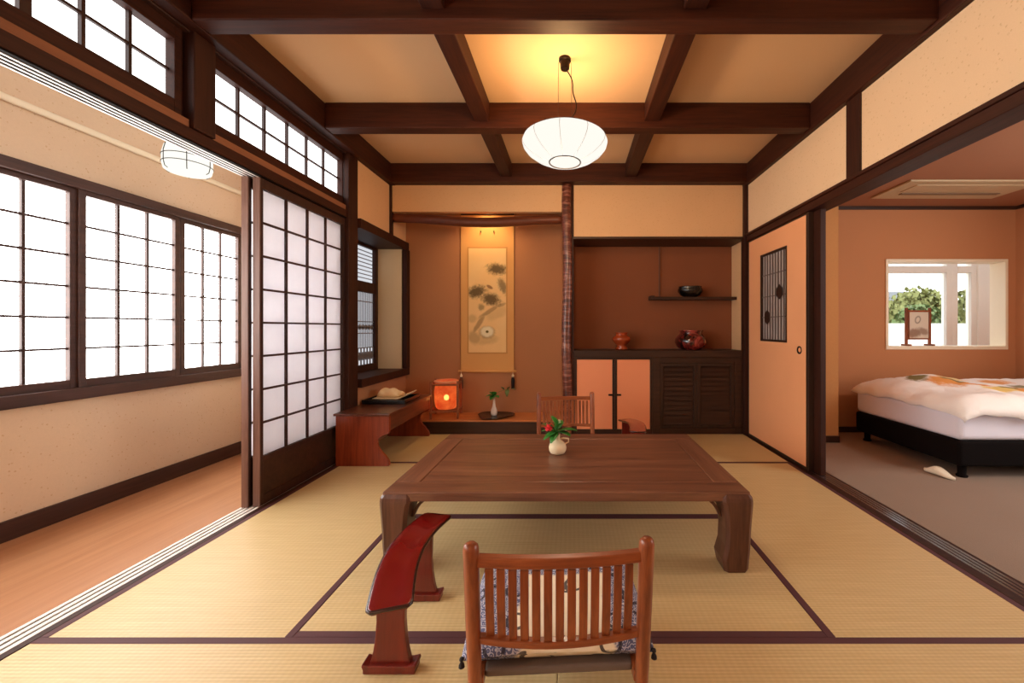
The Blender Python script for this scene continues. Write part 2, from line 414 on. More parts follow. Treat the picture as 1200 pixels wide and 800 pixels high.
def B(*a, **k): return MB().box(*a, **k)
def tag(o, label=None, cat=None, group=None, kind=None):
    if label: o['label'] = label
    if cat: o['category'] = cat
    if group: o['group'] = group
    if kind: o['kind'] = kind
    return o
def thing(name, label, cat, loc=(0, 0, 0), rz=0, group=None):
    o = bpy.data.objects.new(name, None); COL.objects.link(o); o.empty_display_size = .05
    o.location = loc; o.rotation_euler = (0, 0, rz)
    return tag(o, label, cat, group)
def structure(name, mb, mat, label, bev=0, smooth=False, **k):
    o = mb.build(name, mat, None, bev, smooth=smooth, **k); return tag(o, label, None, None, 'structure')
def sroot(name, label, loc=(0, 0, 0)):
    o = bpy.data.objects.new(name, None); COL.objects.link(o); o.location = loc
    return tag(o, label, None, None, 'structure')
_trim = [0]
def trim(mb, mat, label, bev=.004, **k):
    _trim[0] += 1
    return structure('trim_%d' % _trim[0], mb, mat, label, bev, **k)
def dup(root, label=None, loc=None, rz=None):
    r = root.copy(); COL.objects.link(r)
    if label: r['label'] = label
    if loc is not None: r.location = loc
    if rz is not None: r.rotation_euler = (0, 0, rz)
    for ch in list(root.children):
        c = ch.copy(); COL.objects.link(c); c.parent = r
        for g in list(ch.children):
            d = g.copy(); COL.objects.link(d); d.parent = c
    return r

# ------------------------------------------------------------------ the room
CZ = 2.61          # ceiling height
YB = -1.35         # rear end of the rooms
XL, XR = -1.787, 1.70
YF = 3.90          # plane of the alcove front
YW = 4.27          # alcove back wall

structure('floor', B(-1.92, 1.83, YB, 3.96, -.09, -.05), 'strip', 'timber sub-floor under the straw mats')
structure('floor_veranda', B(-2.85, -1.915, YB, 3.34, -.06, 0), 'veranda', 'honey-brown wooden floor of the side veranda')
structure('floor_bedroom', B(1.825, 6.3, YB, 4.10, -.06, 0), 'carpet', 'taupe carpet floor of the bedroom')
structure('ceiling', B(-1.86, 1.80, YB, 4.4, CZ, CZ + .05), 'ceil', 'beige boarded ceiling above the dark beams')

# tatami
XA, XB_, XC, XD = -1.78, -.936, .853, 1.673
D0, D1, D2, D3, D4 = .46, 1.332, 2.19, 3.06, 3.925
XM = -.045
HW = .027
def mat(x0, x1, y0, y1, sides, label):
    t = thing('tatami_mat', label, 'straw mat', ((x0 + x1) / 2, (y0 + y1) / 2, -.05), 0, 'tatami mats covering the floor')
    cx, cy = (x0 + x1) / 2, (y0 + y1) / 2; g = .0008
    B(x0 - cx + g, x1 - cx - g, y0 - cy + g, y1 - cy - g, 0, .0485).build('rush_surface', 'tatami', t, .003)
    for sd in sides:
        if sd == 'n': q = (x0 - cx + g, x1 - cx - g, y1 - cy - HW, y1 - cy - g)
        if sd == 's': q = (x0 - cx + g, x1 - cx - g, y0 - cy + g, y0 - cy + HW)
        if sd == 'w': q = (x0 - cx + g, x0 - cx + HW, y0 - cy + g, y1 - cy - g)
        if sd == 'e': q = (x1 - cx - HW, x1 - cx - g, y0 - cy + g, y1 - cy - g)
        tag(B(*q, .044, .050).build('cloth_border', 'heri', t, .001), 'dark purple cloth border')
mat(XA, XM, D0, D1, 'ns', 'straw tatami mat nearest the camera, on the left under the red armrest')
mat(XM, XD, D0, D1, 'ns', 'straw tatami mat nearest the camera, to the right of the front chair')
mat(XA, XB_, D1, D3, 'we', 'straw tatami mat lying lengthwise along the veranda sill')
mat(XB_, XC, D1, D2, 'ns', 'straw tatami mat between the front chair and the table front legs')
mat(XB_, XC, D2, D3, 'ns', 'straw tatami mat mostly hidden below the low table top')
mat(XC, XD, D1, D3, 'we', 'straw tatami mat lying lengthwise along the bedroom sill')
mat(XA, XM, D3, D4, 'ns', 'straw tatami mat in the far left corner before the scroll alcove')
mat(XM, XD, D3, D4, 'ns', 'straw tatami mat in the far right corner before the dark cabinet')

# sills
def sill(x0, x1, y0, y1, mat_, groove, ng, label, gx0, gx1):
    r = sroot('trim_%d' % (_trim[0] + 1), label); _trim[0] += 1
    B(x0, x1, y0, y1, -.05, -.0035).build('sill_bed', groove, r)
    # raised strips between the grooves
    p = (gx1 - gx0) / (ng + .6)
    for i in range(ng + 1):
        a = gx0 + i * p
        B(a, a + p * .6, y0, y1, -.008, .0005).build('slide_strip', mat_, r)
    for a, b in ((x0, gx0), (gx1, x1)):
        if b - a > .004: B(a, b, y0, y1, -.016, .0).build('sill_edge', 'post', r, .0015)
    return r
sill(-1.915, -1.781, YB, 3.165, 'pale', 'groove', 3, 'grooved sill of pale strips between veranda floor and straw mats', -1.912, -1.81)
sill(1.674, 1.825, YB, 3.90, 'slick', 'groove', 3, 'dark grooved sill between straw mats and bedroom carpet', 1.725, 1.805)

# ceiling beams
for i, y in enumerate((-.11, .86, 1.855, 2.83)):
    w = .048
    trim(B(-1.73, 1.66, y - w, y + w, 2.432, CZ), 'beam', ['dark ceiling cross beam behind the camera', 'dark ceiling cross beam above the camera', 'dark ceiling cross beam nearest in view, at the top of the picture', 'dark ceiling cross beam just behind the pendant lamp'][i], .006)
trim(B(-1.79, 1.70, 3.80, 3.905, 2.433, CZ), 'beam', 'dark ceiling cross beam along the alcove wall', .006)
for x in (-.632, .555):
    for k, (a, b) in enumerate(((-.062, .812), (.908, 1.807), (1.903, 2.782), (2.878, 3.80))):
        trim(B(x - .053, x + .053, a, b, 2.477, CZ), 'beam_y', 'short lengthwise ceiling beam %s of the lamp, %s bay' % ('left' if x < 0 else 'right', ('rear', 'overhead', 'lamp', 'farthest')[k]), .006)
trim(B(-1.86, -1.732, YB, 3.905, 2.43, CZ), 'beam_y', 'dark girder along the ceiling edge above the veranda transoms', .006)
trim(B(1.662, 1.80, YB, 3.905, 2.418, CZ), 'beam_y', 'dark girder along the ceiling edge above the bedroom side', .006)

# rear wall
structure('wall_rear', B(-2.85, 4.7, YB - .08, YB, 0, CZ), 'wall', 'plaster wall behind the camera')

# ---------------- left side: transoms, lintel, posts
trim(B(-1.905, -1.79, YB, 3.165, 1.915, 1.972), 'beam_y', 'dark door lintel above the veranda opening')
r = sroot('trim_%d' % (_trim[0] + 1), 'pale grooved slide track under the veranda lintel'); _trim[0] += 1
B(-1.905, -1.795, YB, 3.165, 1.908, 1.915).build('track_bed', 'groove', r)
for i in range(4):
    a = -1.902 + i * .0255
    B(a, a + .0095, YB, 3.165, 1.906, 1.914).build('slide_strip', 'pale', r, .001)
for (a, b, w_) in ((YB, 1.872, 'near'), (1.986, 3.165, 'far')):
    trim(B(-1.86, -1.80, a, b, 1.972, 2.012), 'strip', 'light wooden strip over the veranda lintel, %s part' % w_, .002)
trim(B(-1.905, -1.777, 1.872, 1.986, 1.972, 2.43), 'post', 'short dark post between the two transom windows')
trim(B(-1.915, -1.777, 3.165, 3.30, -.06, 2.43), 'post', 'dark post between paper door and alcove side window')
_win = [0]
def window(label, x, y0, y1, z0, z1, fr, ncol, nrow, paper, fw=(.05, .05, .05, .05), bar=.012, depth=.035, xs=1, even=True, thickbars=(), fmat='frame', ys=None):
    """sash in a plane of constant X; xs = side (in X) on which the lattice stands"""
    _win[0] += 1
    o = sroot('window_%d' % _win[0], label)
    a, b, c, d = fw
    f = MB()
    f.box(x, x + xs * depth, y0, y0 + a, z0, z1); f.box(x, x + xs * depth, y1 - b, y1, z0, z1)
    f.box(x, x + xs * depth, y0 + a, y1 - b, z0, z0 + c); f.box(x, x + xs * depth, y0 + a, y1 - b, z1 - d, z1)
    f.build('window_frame', fmat, o, .002)
    L = MB(); iy0, iy1, iz0, iz1 = y0 + a, y1 - b, z0 + c, z1 - d
    for i in range(1, ncol):
        yy = iy0 + (iy1 - iy0) * i / ncol; w = bar * (2.4 if i in thickbars else 1)
        L.box(x + xs * .008, x + xs * .024, yy - w / 2, yy + w / 2, iz0, iz1)
    for j in range(1, nrow):
        zz = iz0 + (iz1 - iz0) * j / nrow
        L.box(x + xs * .010, x + xs * .023, iy0, iy1, zz - bar * .44, zz + bar * .44)
    if ncol > 1 or nrow > 1: L.build('lattice', 'lattice', o)
    B(x + xs * .003, x + xs * .007, iy0, iy1, iz0, iz1).build('paper', paper, o)
    return o
# transoms
window('six column paper transom over the paper door', -1.875, 1.990, 3.22 - .03, 2.015, 2.425, None, 6, 2, 'ranma', (.03, .03, .065, .065), .013, .05, fmat='beam_y')
window('paper transom with a thick mid bar at the upper left corner', -1.875, .52, 1.868, 2.015, 2.425, None, 8, 2, 'ranma', (.03, .04, .07, .065), .013, .05, thickbars=(5,), fmat='beam_y')
window('paper transom behind the camera above the veranda opening', -1.875, YB, .50, 2.015, 2.425, None, 10, 2, 'ranma', (.03, .03, .07, .065), .013, .05, fmat='beam_y')
trim(B(-1.83, -1.796, YB, 3.165, 2.421, 2.4295), 'frame', 'thin brown picture moulding above the transoms', .002)

# shoji doors (front one and the one stacked behind it)
_door = [0]
def shoji(label, x0, x1, y0, y1, paper='washi', body='lattice'):
    _door[0] += 1
    o = sroot('door_%d' % _door[0], label)
    z0, z1 = .003, 1.905; f = MB()
    pz0, pz1 = .285, 1.845; py0, py1 = y0 + .028, y1 - .026
    xm = (x0 + x1) / 2
    tag(B(x0, x1, y0, y0 + .006, z0, z1).build('door_edge', 'edge', o, .001), 'lighter brown end edge')
    f.box(x0, x1, y0 + .006, py0, z0, z1); f.box(x0, x1, py1, y1, z0, z1)
    f.box(x0, x1, py0, py1, pz1, z1); f.box(x0, x1, py0, py1, pz0 - .03, pz0); f.box(x0, x1, py0, py1, z0, .06)
    f.build('door_frame', body, o, .002)
    B(x0 + .006, x1 - .006, py0, py1, .06, pz0 - .03).build('kick_panel', 'cab', o)
    L = MB()
    for i in range(1, 4):
        yy = py0 + (py1 - py0) * i / 4; L.box(xm, x1 - .006, yy - .006, yy + .006, pz0, pz1)
    for j in range(1, 8):
        zz = pz0 + (pz1 - pz0) * j / 8; L.box(xm + .001, x1 - .007, py0, py1, zz - .006, zz + .006)
    L.build('lattice', body, o)
    B(xm - .002, xm - .0005, py0, py1, pz0, pz1).build('paper', paper, o)
    return o
shoji('paper sliding door with dark lattice facing the room', -1.846, -1.806, 2.300, 3.160)
shoji('second paper sliding door stacked behind the first, only its edge showing', -1.900, -1.862, 2.285, 3.150)

# veranda: outer wall, windows, baseboard
structure('wall_veranda', MB().box(-2.85, -2.75, YB, 3.34, 0, .64).box(-2.85, -2.75, YB, 3.34, 1.862, 2.50)
          .box(-2.85, -2.75, 3.30, 3.34, .64, 1.862), 'wall_v', 'beige plaster wall of the veranda under and over the paper windows')
structure('wall_veranda_end', B(-2.75, -1.905, 3.34, 3.42, 0, 2.50), 'wall_v', 'end wall of the veranda behind the paper doors')
structure('ceiling_veranda', B(-2.85, -1.86, YB, 3.42, 2.47, 2.52), 'wall_v', 'veranda ceiling out of sight above the lintel')
structure('baseboard_veranda', B(-2.75, -2.735, YB, 3.34, 0, .10), 'frame', 'dark baseboard along the veranda wall', .003)
trim(MB().box(-2.75, -2.725, YB, 3.34, 2.128, 2.165), 'creamp', 'cream picture rail along the upper veranda wall', .012, seg=3)
trim(B(-2.80, -2.715, YB, 3.30, .64, .705), 'frame', 'dark window sill rail of the veranda windows')
trim(B(-2.80, -2.715, YB, 3.30, 1.805, 1.862), 'frame', 'dark head rail of the veranda windows')
vw = [(2.785, 3.30, 'farthest veranda paper window, next to the stacked paper doors'), (2.203, 2.770, 'middle veranda paper window of three columns, under the drum lamp'),
      (1.610, 2.205, 'veranda paper window cut by the left picture edge')]
for k, (a, b, lb) in enumerate(vw):
    window(lb, -2.775 + (.012 if k == 1 else 0), a, b, .705, 1.805, None, 3, 6, 'win', (.035, .032, .045, .03), .0135, .034)
for k in range(5):
    b = 1.61 - k * .592
    window('veranda paper window behind the camera, number %d back' % (k + 1), -2.775 + (.012 if k % 2 == 0 else 0), b - .595, b, .705, 1.805, None, 3, 6, 'win', (.035, .035, .045, .03), .0135, .034)

# drum lamp of the veranda
t = thing('ceiling_lamp', 'white drum lamp with dark wire hoops over the veranda', 'lamp', (-2.365, 2.45, 1.985))
MB().lathe([(.096, 0), (.110, .010), (.116, .04), (.116, .10), (.106, .145), (.08, .165)], 40).build('lamp_shade', 'lampv', t, smooth=True)
for z, rr in ((.045, .1175), (.088, .1175)):
    MB().tube([(rr * math.cos(a * math.pi / 18), rr * math.sin(a * math.pi / 18), z) for a in range(36)], .0022, 6, True).build('wire_hoop', 'iron', t, smooth=True)
for k in range(6):
    a = k * math.pi / 3 + .2
    MB().tube([(r_ * math.cos(a), r_ * math.sin(a), z) for r_, z in ((.097, -.001), (.111, .009), (.1175, .04), (.1175, .10), (.107, .147))], .0022, 6).build('wire_rib', 'iron', t)
MB().tube([(0, 0, .16), (0, 0, .485)], .008, 8).build('stem', 'iron', t)

# ---------------- left side of the alcove: side window (shoin)
structure('wall_left_upper', B(-1.90, XL, 3.30, YW, 1.945, 2.43), 'wall_b', 'orange-beige plaster above the alcove side window')
structure('wall_left_lower', B(-1.90, XL, 3.30, YW, -.06, .54), 'wall_t', 'plaster below the alcove side window')
structure('wall_left_return', B(-2.10, XL - .001, 4.19, 4.27, .61, 1.865), 'cream', 'cream plaster return at the far end of the side window')
trim(B(-2.16, -1.745, 3.301, YW - .001, .54, .612), 'post', 'dark sill board of the alcove side window')
trim(B(-2.16, -1.752, 3.301, YW - .001, 1.865, 1.945), 'post', 'dark head board of the alcove side window')
trim(B(-1.80, -1.742, 4.19, 4.2695, .612, 1.865), 'post', 'dark post at the far edge of the alcove side window')
trim(B(-1.80, -1.765, 3.885, 3.93, 1.945, 2.433), 'post', 'thin dark corner post above the alcove side window')
structure('wall_left_outer', B(-2.20, -2.12, 3.30, YW, .61, 1.865), 'wall_v', 'outer wall behind the alcove side window')
_win[0] += 1
o = sroot('window_%d' % _win[0], 'alcove side window with carved lattice panels')
f = MB(); xw = -2.085
for (a, b) in ((3.30, 3.36), (3.725, 3.785), (4.135, 4.19)): f.box(xw, xw + .04, a, b, .612, 1.865)
for (a, b) in ((3.36, 3.725), (3.785, 4.135)):
    for (c, d) in ((.612, .675), (1.39, 1.495), (1.84, 1.865)): f.box(xw, xw + .036, a, b, c, d)
f.build('window_frame', 'post', o, .002)
B(xw + .002, xw + .006, 3.36, 4.135, .675, 1.84).build('paper', 'shoin', o)
L = MB()
for (a, b) in ((3.36, 3.725), (3.785, 4.135)):
    w = b - a
    for j in range(1, 9):                                   # upper panel: close horizontal bars
        zz = 1.495 + (.345) * j / 9; L.box(xw + .008, xw + .016, a, b, zz - .0035, zz + .0035)
    for i in range(1, 12):                                  # lower panel: fine uprights
        yy = a + w * i / 12; L.box(xw + .008, xw + .016, yy - .0018, yy + .0018, .84, 1.39)
    for zz in (1.30, 1.10, 1.04, .985, .84):
        L.box(xw + .008, xw + .018, a, b, zz - .004, zz + .004)
    for i in range(6):                                      # diamond bands
        yy = a + w * (i + .5) / 6; s_ = w / 13
        for zc, hh in ((1.045, .05), (.76, .075)):
            L.prism([(yy - s_, zc), (yy, zc - hh * .55), (yy + s_, zc), (yy, zc + hh * .55)], 'x', xw + .008, xw + .018)
    for i in range(7):
        yy = a + w * i / 6; L.box(xw + .008, xw + .018, yy - .006, yy + .006, .675, .84)
L.build('carved_lattice', 'kumiko', o)

# ---------------- back wall with alcove and cabinet bay
structure('wall_bay', B(.012, XR, YW - .012, YW, 0, 1.905), 'wall_n', 'plaster at the back of the shelf bay, shade put into its brown')
structure('wall_back', B(-2.2, 1.85, YW, YW + .1, -.06, CZ), 'wall_t', 'brown-orange plaster at the back of the scroll alcove')
structure('wall_alcove_front', B(XL + .02, -.098, YF, YF + .06, 2.174, 2.433), 'wall_b', 'orange-beige plaster panel above the scroll alcove')
structure('wall_bay_front', B(.012, 1.682, YF, YW, 1.930, 2.433), 'wall_b', 'orange-beige plaster panel above the shelf bay')
trim(B(.0, 1.70, YF - .008, YW, 1.905, 1.930), 'cab', 'dark rail under the plaster panel of the shelf bay')
structure('ceiling_alcove', B(-1.80, -.0, 3.96, YW, 2.40, 2.43), 'cab', 'dark ceiling hidden inside the scroll alcove')
structure('wall_divider', B(-.03, .012, 3.945, YW, 0, 2.433), 'wall_t', 'thin wall between scroll alcove and shelf bay')
trim(B(-.012, .012, 3.90, 3.945, 0, 2.433), 'post', 'thin dark upright right of the bark pillar')
structure('wall_right_bay', B(XR, 1.80, 3.90, YW, -.05, 2.43), 'wall_b', 'plaster side wall of the shelf bay')
trim(B(1.665, 1.712, 3.855, 3.94, -.05, 2.43), 'post', 'dark corner post right of the shelf bay')
# bark pillar
pts = []; rad = []
for i in range(60):
    z = 2.433 * i / 59
    pts.append((-.055 + .006 * math.sin(z * 5), 3.905 + .004 * math.cos(z * 4), z)); rad.append(.047 + .006 * mnoise.noise((0, 0, z * 16)) )
trim(MB().tube(pts, rad, 20), 'bark', 'reddish bark-covered alcove pillar', 0, smooth=True)
# natural log lintel
pts = []; rad = []
for i in range(36):
    u = i / 35; x = -1.765 + u * (1.765 - .10)
    pts.append((x, 3.93, 2.098 - .016 * math.sin(u * math.pi) + .022 * (1 - u) ** 3 + .008 * math.sin(u * 9))); rad.append(.040 + .008 * math.sin(u * 3.0) + .005 * mnoise.noise((u * 9, 1, 0)))
trim(MB().tube(pts, rad, 16), 'log', 'crooked natural log across the top of the scroll alcove', 0, smooth=True)
# alcove base
trim(B(XL, -.10, 3.90, 3.955, 0, .118), 'cab', 'dark front board of the raised alcove floor')
trim(B(XL, -.03, 3.895, YW, .118, .137), 'toko', 'orange-brown raised board floor of the scroll alcove', .003)

# ---------------- right side
structure('wall_right', B(XR, 1.80, YB, 3.90, 1.945, 2.42), 'wall', 'beige speckled plaster above the bedroom opening')
trim(B(1.685, 1.81, 2.342, 2.458, 1.945, 2.42), 'post', 'short dark post in the plaster above the bedroom opening')
trim(B(1.685, 1.825, YB, 3.86, 1.872, 1.945), 'beam_y', 'dark door lintel along the bedroom opening')
trim(B(1.672, 1.688, YB, 3.86, 1.925, 1.948), 'beam_y', 'thin dark moulding above the bedroom lintel')
_door[0] += 1
d = sroot('door_%d' % _door[0], 'orange papered sliding door with a small lattice window')
y0, y1, x0, x1 = 2.865, 3.852, 1.700, 1.732
MB().box(x0, x1, y0 + .03, 3.16, .02, 1.86).box(x0, x1, 3.60, y1 - .012, .02, 1.86).box(x0, x1, 3.16, 3.60, .02, .92).box(x0, x1, 3.16, 3.60, 1.69, 1.86).build('door_panel', 'orange', d)
MB().box(x0 - .004, x1 + .003, y0, y0 + .032, .003, 1.87).box(x0 - .004, x1 + .003, y1 - .014, y1, .003, 1.87).box(x0 - .003, x1, y0 + .032, y1 - .014, .003, .024).box(x0 - .003, x1, y0 + .032, y1 - .014, 1.858, 1.87).build('door_frame', 'cab_z', d, .002)
MB().box(x0 - .005, x1, 3.16, 3.176, .92, 1.69).box(x0 - .005, x1, 3.584, 3.60, .92, 1.69).box(x0 - .005, x1, 3.176, 3.584, .92, .938).box(x0 - .005, x1, 3.176, 3.584, 1.672, 1.69).build('window_surround', 'cab_z', d, .001)
B(x0 + .016, x0 + .019, 3.176, 3.584, .938, 1.672).build('window_paper', 'greypaper', d)
L = MB()
for i in range(1, 9):
    yy = 3.176 + .408 * i / 9; L.box(x0 + .004, x0 + .012, yy - .004, yy + .004, .938, 1.672)
for zz in (1.13, 1.31, 1.50): L.box(x0 + .006, x0 + .014, 3.176, 3.584, zz - .0035, zz + .0035)
L.build('window_lattice', 'bar', d)
for (yc, zc) in ((3.285, 1.335), (3.49, 1.13)):
    MB().prism([(yc + .05 * math.cos(R(a)), zc + .062 * math.sin(R(a))) for a in (30, 90, 150, 210, 270, 330)], 'x', x0 + .0005, x0 + .008).build('lattice_crest', 'cab_z', d, .001)
def hpull(parent, x, y, z, r, sgn):
    o = MB().lathe([(r * .55, -.002), (r * .6, .001), (r * .85, .004), (r, .004), (r, -.004)], 28).build('door_pull', 'iron', parent, smooth=False)
    o.rotation_euler = (0, -math.pi / 2, 0); o.location = (x, y, z)
hpull(d, x0 - .0005, 2.985, .87, .030, -1)
_door[0] += 1
d2 = sroot('door_%d' % _door[0], 'second sliding door stacked on the bedroom side, edge only')
MB().box(1.740, 1.770, 2.90, 3.60, .02, 1.86).build('door_panel', 'orange', d2)
MB().box(1.7365, 1.774, 2.79, 2.90, .003, 1.87).box(1.7365, 1.774, 3.60, 3.615, .003, 1.87).build('door_frame', 'post', d2, .002)

# ---------------- bedroom
HX0, HX1, HZ0, HZ1 = 3.14, 4.31, .845, 1.70
structure('wall_bedroom_back', MB().box(2.2, HX0, 3.975, 4.10, 0, 2.35).box(HX1, 6.3, 3.975, 4.10, 0, 2.35).box(HX0, HX1, 3.975, 4.10, 0, HZ0).box(HX0, HX1, 3.975, 4.10, HZ1, 2.35), 'wall_o', 'orange-brown bedroom wall with an opening to the sunroom')
structure('wall_bedroom_pier', B(1.80, 2.415, 3.62, 4.10, 0, 2.35), 'pier', 'yellowish papered wall pier beside the bedroom doorway')
structure('wall_bedroom_right', MB().box(4.42, 4.52, YB, .2, 0, 2.35).box(4.42, 4.52, 2.2, 4.0, 0, 2.35).box(4.42, 4.52, .2, 2.2, 0, .75).box(4.42, 4.52, .2, 2.2, 2.0, 2.35), 'wall_o', 'bedroom wall beyond the bed')
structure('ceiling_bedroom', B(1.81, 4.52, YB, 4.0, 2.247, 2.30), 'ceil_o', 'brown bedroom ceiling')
trim(B(2.435, 4.42, 3.955, 3.975, 2.215, 2.247), 'cab', 'dark moulding at the top of the bedroom wall', .002)
trim(B(4.40, 4.42, YB, 3.955, 2.215, 2.247), 'cab', 'dark moulding at the top of the right bedroom wall', .002)
structure('baseboard_bedroom', B(2.435, 4.42, 3.960, 3.975, 0, .055), 'cab', 'dark baseboard of the bedroom wall', .002)
structure('baseboard_pier', B(1.83, 2.417, 3.605, 3.62, 0, .06), 'cab', 'dark baseboard of the wall pier', .002)
_win[0] += 1
w = sroot('window_%d' % _win[0], 'white framed window opening from the bedroom into the sunroom')
e = .022
MB().box(HX0 - e, HX0 + .004, 3.962, 4.115, HZ0 - e, HZ1 + e).box(HX1 - .004, HX1 + e, 3.962, 4.115, HZ0 - e, HZ1 + e).box(HX0 + .004, HX1 - .004, 3.962, 4.115, HZ1 - .004, HZ1 + e).box(HX0 + .004, HX1 - .004, 3.962, 4.115, HZ0 - e, HZ0 + .012).build('window_frame', 'creamp', w, .002)
# paper window added out of view to light the bed
_win[0] += 1
w = sroot('window_%d' % _win[0], 'paper window added out of view in the right bedroom wall to light the bed')
MB().box(4.40, 4.46, .2, .25, .75, 2.0).box(4.40, 4.46, 2.15, 2.2, .75, 2.0).box(4.40, 4.46, .25, 2.15, .75, .80).box(4.40, 4.46, .25, 2.15, 1.95, 2.0).build('window_frame', 'frame', w, .002)
L = MB()
for i in range(1, 6): L.box(4.42, 4.434, .25 + 1.9 * i / 6 - .006, .25 + 1.9 * i / 6 + .006, .80, 1.95)
for j in range(1, 5): L.box(4.422, 4.432, .25, 2.15, .80 + 1.15 * j / 5 - .005, .80 + 1.15 * j / 5 + .005)
L.build('lattice', 'lattice', w)
B(4.438, 4.442, .25, 2.15, .80, 1.95).build('paper', 'bfill', w)

# sunroom
structure('floor_sunroom', B(2.2, 6.3, 4.10, 5.42, -.06, 0), 'veranda', 'sunroom floor')
_win[0] += 1
w = sroot('window_%d' % _win[0], 'unseen sunroom roof, glazed to let sky light in')  # unseen roof made of glass so sky light reaches the sunroom frames
B(2.2, 6.3, 4.10, 5.42, 2.37, 2.376).build('glass', 'glass', w)
for k in range(6):
    a = 2.2 + k * .81
    B(a, a + .05, 4.10, 5.42, 2.345, 2.40).build('roof_bar', 'white', w, .004)
structure('wall_sunroom_left', B(2.2, 2.3, 4.10, 5.42, 0, 2.35), 'white', 'white sunroom wall on the left')
structure('wall_sunroom_right', B(6.2, 6.3, 4.10, 5.42, 0, 2.35), 'white', 'white sunroom wall on the right')
structure('wall_sunroom_back', MB().box(2.3, 6.2, 5.30, 5.42, 0, .55).box(5.40, 6.2, 5.30, 5.42, .55, 2.2).box(2.3, 2.6, 5.30, 5.42, .55, 2.2).box(2.3, 6.2, 5.30, 5.42, 2.2, 2.35), 'white', 'white sunroom wall round the garden windows')
def gwin(x0, x1, label):
    _win[0] += 1
    w = sroot('window_%d' % _win[0], label)
    f = MB()
    f.box(x0, x0 + .075, 5.32, 5.40, .55, 2.2); f.box(x1 - .075, x1, 5.32, 5.40, .55, 2.2)
    f.box(x0 + .075, x1 - .075, 5.32, 5.40, .55, .62); f.box(x0 + .075, x1 - .075, 5.32, 5.40, 2.12, 2.2)
    f.box(x0 + .075, x1 - .075, 5.31, 5.41, 1.775, 1.865)
    f.build('window_frame', 'white', w, .004)
    MB().box(x0 + .075, x1 - .075, 5.358, 5.362, .62, 1.775).box(x0 + .075, x1 - .075, 5.358, 5.362, 1.865, 2.12).build('glass', 'glass', w)
gwin(3.85, 5.07, 'white framed garden window behind the small standing screen')
gwin(5.07, 5.40, 'narrow white framed garden window at the right of the sunroom')
gwin(2.6, 3.85, 'white framed garden window hidden by the bedroom wall')

# garden
structure('ground', B(-2, 20, 5.42, 24, -.30, -.10), 'ground', 'pale gravel garden ground')
def bush(loc, rx, ry, rz, n, mat_, label, leaf=.12, seed=0):
    rnd = random.Random(seed); m = MB()
    t = thing('shrub', label, 'shrub', loc, 0, 'garden shrubs outside the sunroom')
    for _ in range(n):
        u = Vector((rnd.gauss(0, 1), rnd.gauss(0, 1), rnd.gauss(0, 1))).normalized() * (.62 + .38 * rnd.random())
        c = Vector((u.x * rx, u.y * ry, rz * 1.0 + u.z * rz))
        n_ = (u + Vector((rnd.gauss(0, .5), rnd.gauss(0, .5), rnd.gauss(0, .5)))).normalized()
        a = n_.orthogonal().normalized(); b = n_.cross(a); q = leaf * (.6 + .7 * rnd.random())
        m.add([c - a * q * .5, c + b * q * .25 + n_ * .01, c + a * q * .5, c - b * q * .25 + n_ * .01], [(0, 1, 2, 3)])
    m.build('foliage', mat_, t)
    MB().tube([(0, 0, -.0), (.02, 0, rz)], [.05, .03], 8).build('stem', 'post', t)
bush((10.9, 12.6, -.10), 1.15, .8, 1.22, 2600, 'bush_y', 'yellow-green rounded garden shrub in the middle of the wide pane', .24, 1)
bush((9.75, 11.2, -.10), .75, .6, .92, 1800, 'bush', 'green garden shrub behind the small standing screen', .2, 2)
bush((13.1, 12.9, -.10), .95, .8, 1.30, 2200, 'bush_y', 'tall yellow-green garden shrub in the narrow right pane', .24, 3)
structure('wall_garden', B(6, 16, 9.9, 10.05, -.12, 1.16), 'white', 'low white garden wall beyond the sunroom windows', .02)
t = thing('garden_house', 'low grey roofed house far beyond the garden', 'house', (12.9, 17.5, -.10))
B(-2.0, 2.0, -.8, .8, 0, 2.0).build('house_wall', 'white', t)
MB().prism([(-1.2, 2.0), (1.2, 2.0), (0, 2.75)], 'x', -2.3, 2.3).build('roof', 'roofgrey', t)

# ------------------------------------------------------------------ furniture
# low table
t = thing('low_table', 'large low dark wooden table in the middle of the straw mats', 'table', (-.026, 2.14, 0))
HX, HY, TH = .775, .463, .343
fw = .115
def frame_poly(): pass
B(-HX, HX, -HY, -HY + fw, TH - .042, TH).build('front_edge_board', 'table', t, .006, 3)
B(-HX, HX, HY - fw, HY, TH - .042, TH).build('rear_edge_board', 'table', t, .006, 3)
B(-HX, -HX + fw, -HY + fw, HY - fw, TH - .042, TH).build('side_edge_board', 'table_frame', t, .005, 3)
B(HX - fw, HX, -HY + fw, HY - fw, TH - .042, TH).build('side_edge_board', 'table_frame', t, .005, 3)
B(-HX + fw + .002, HX - fw - .002, -HY + fw + .002, HY - fw - .002, TH - .035, TH - .002).build('inset_panel', 'table', t, .003)
def leg_secs(sx, sy):
    secs = []
    for z, o_, i_ in ((.0, -.006, .104), (.012, -.002, .108), (.05, 0, .114), (.075, .002, .109), (.11, .004, .102), (.18, .006, .100), (.25, .010, .106), (.285, .012, .112), (.302, .012, .120), (.318, .010, .120), (.332, .002, .115), (.338, -.008, .11)):
        ox, oy = HX + o_, HY + o_
        ix, iy = HX - i_, HY - i_
        b = .014
        P = [(ix, iy), (ox - b, iy), (ox, iy + b), (ox, oy - b), (ox - b, oy), (ix + b, oy), (ix, oy - b)]
        secs.append([(p[0] * sx, p[1] * sy, z) for p in P])
    return secs
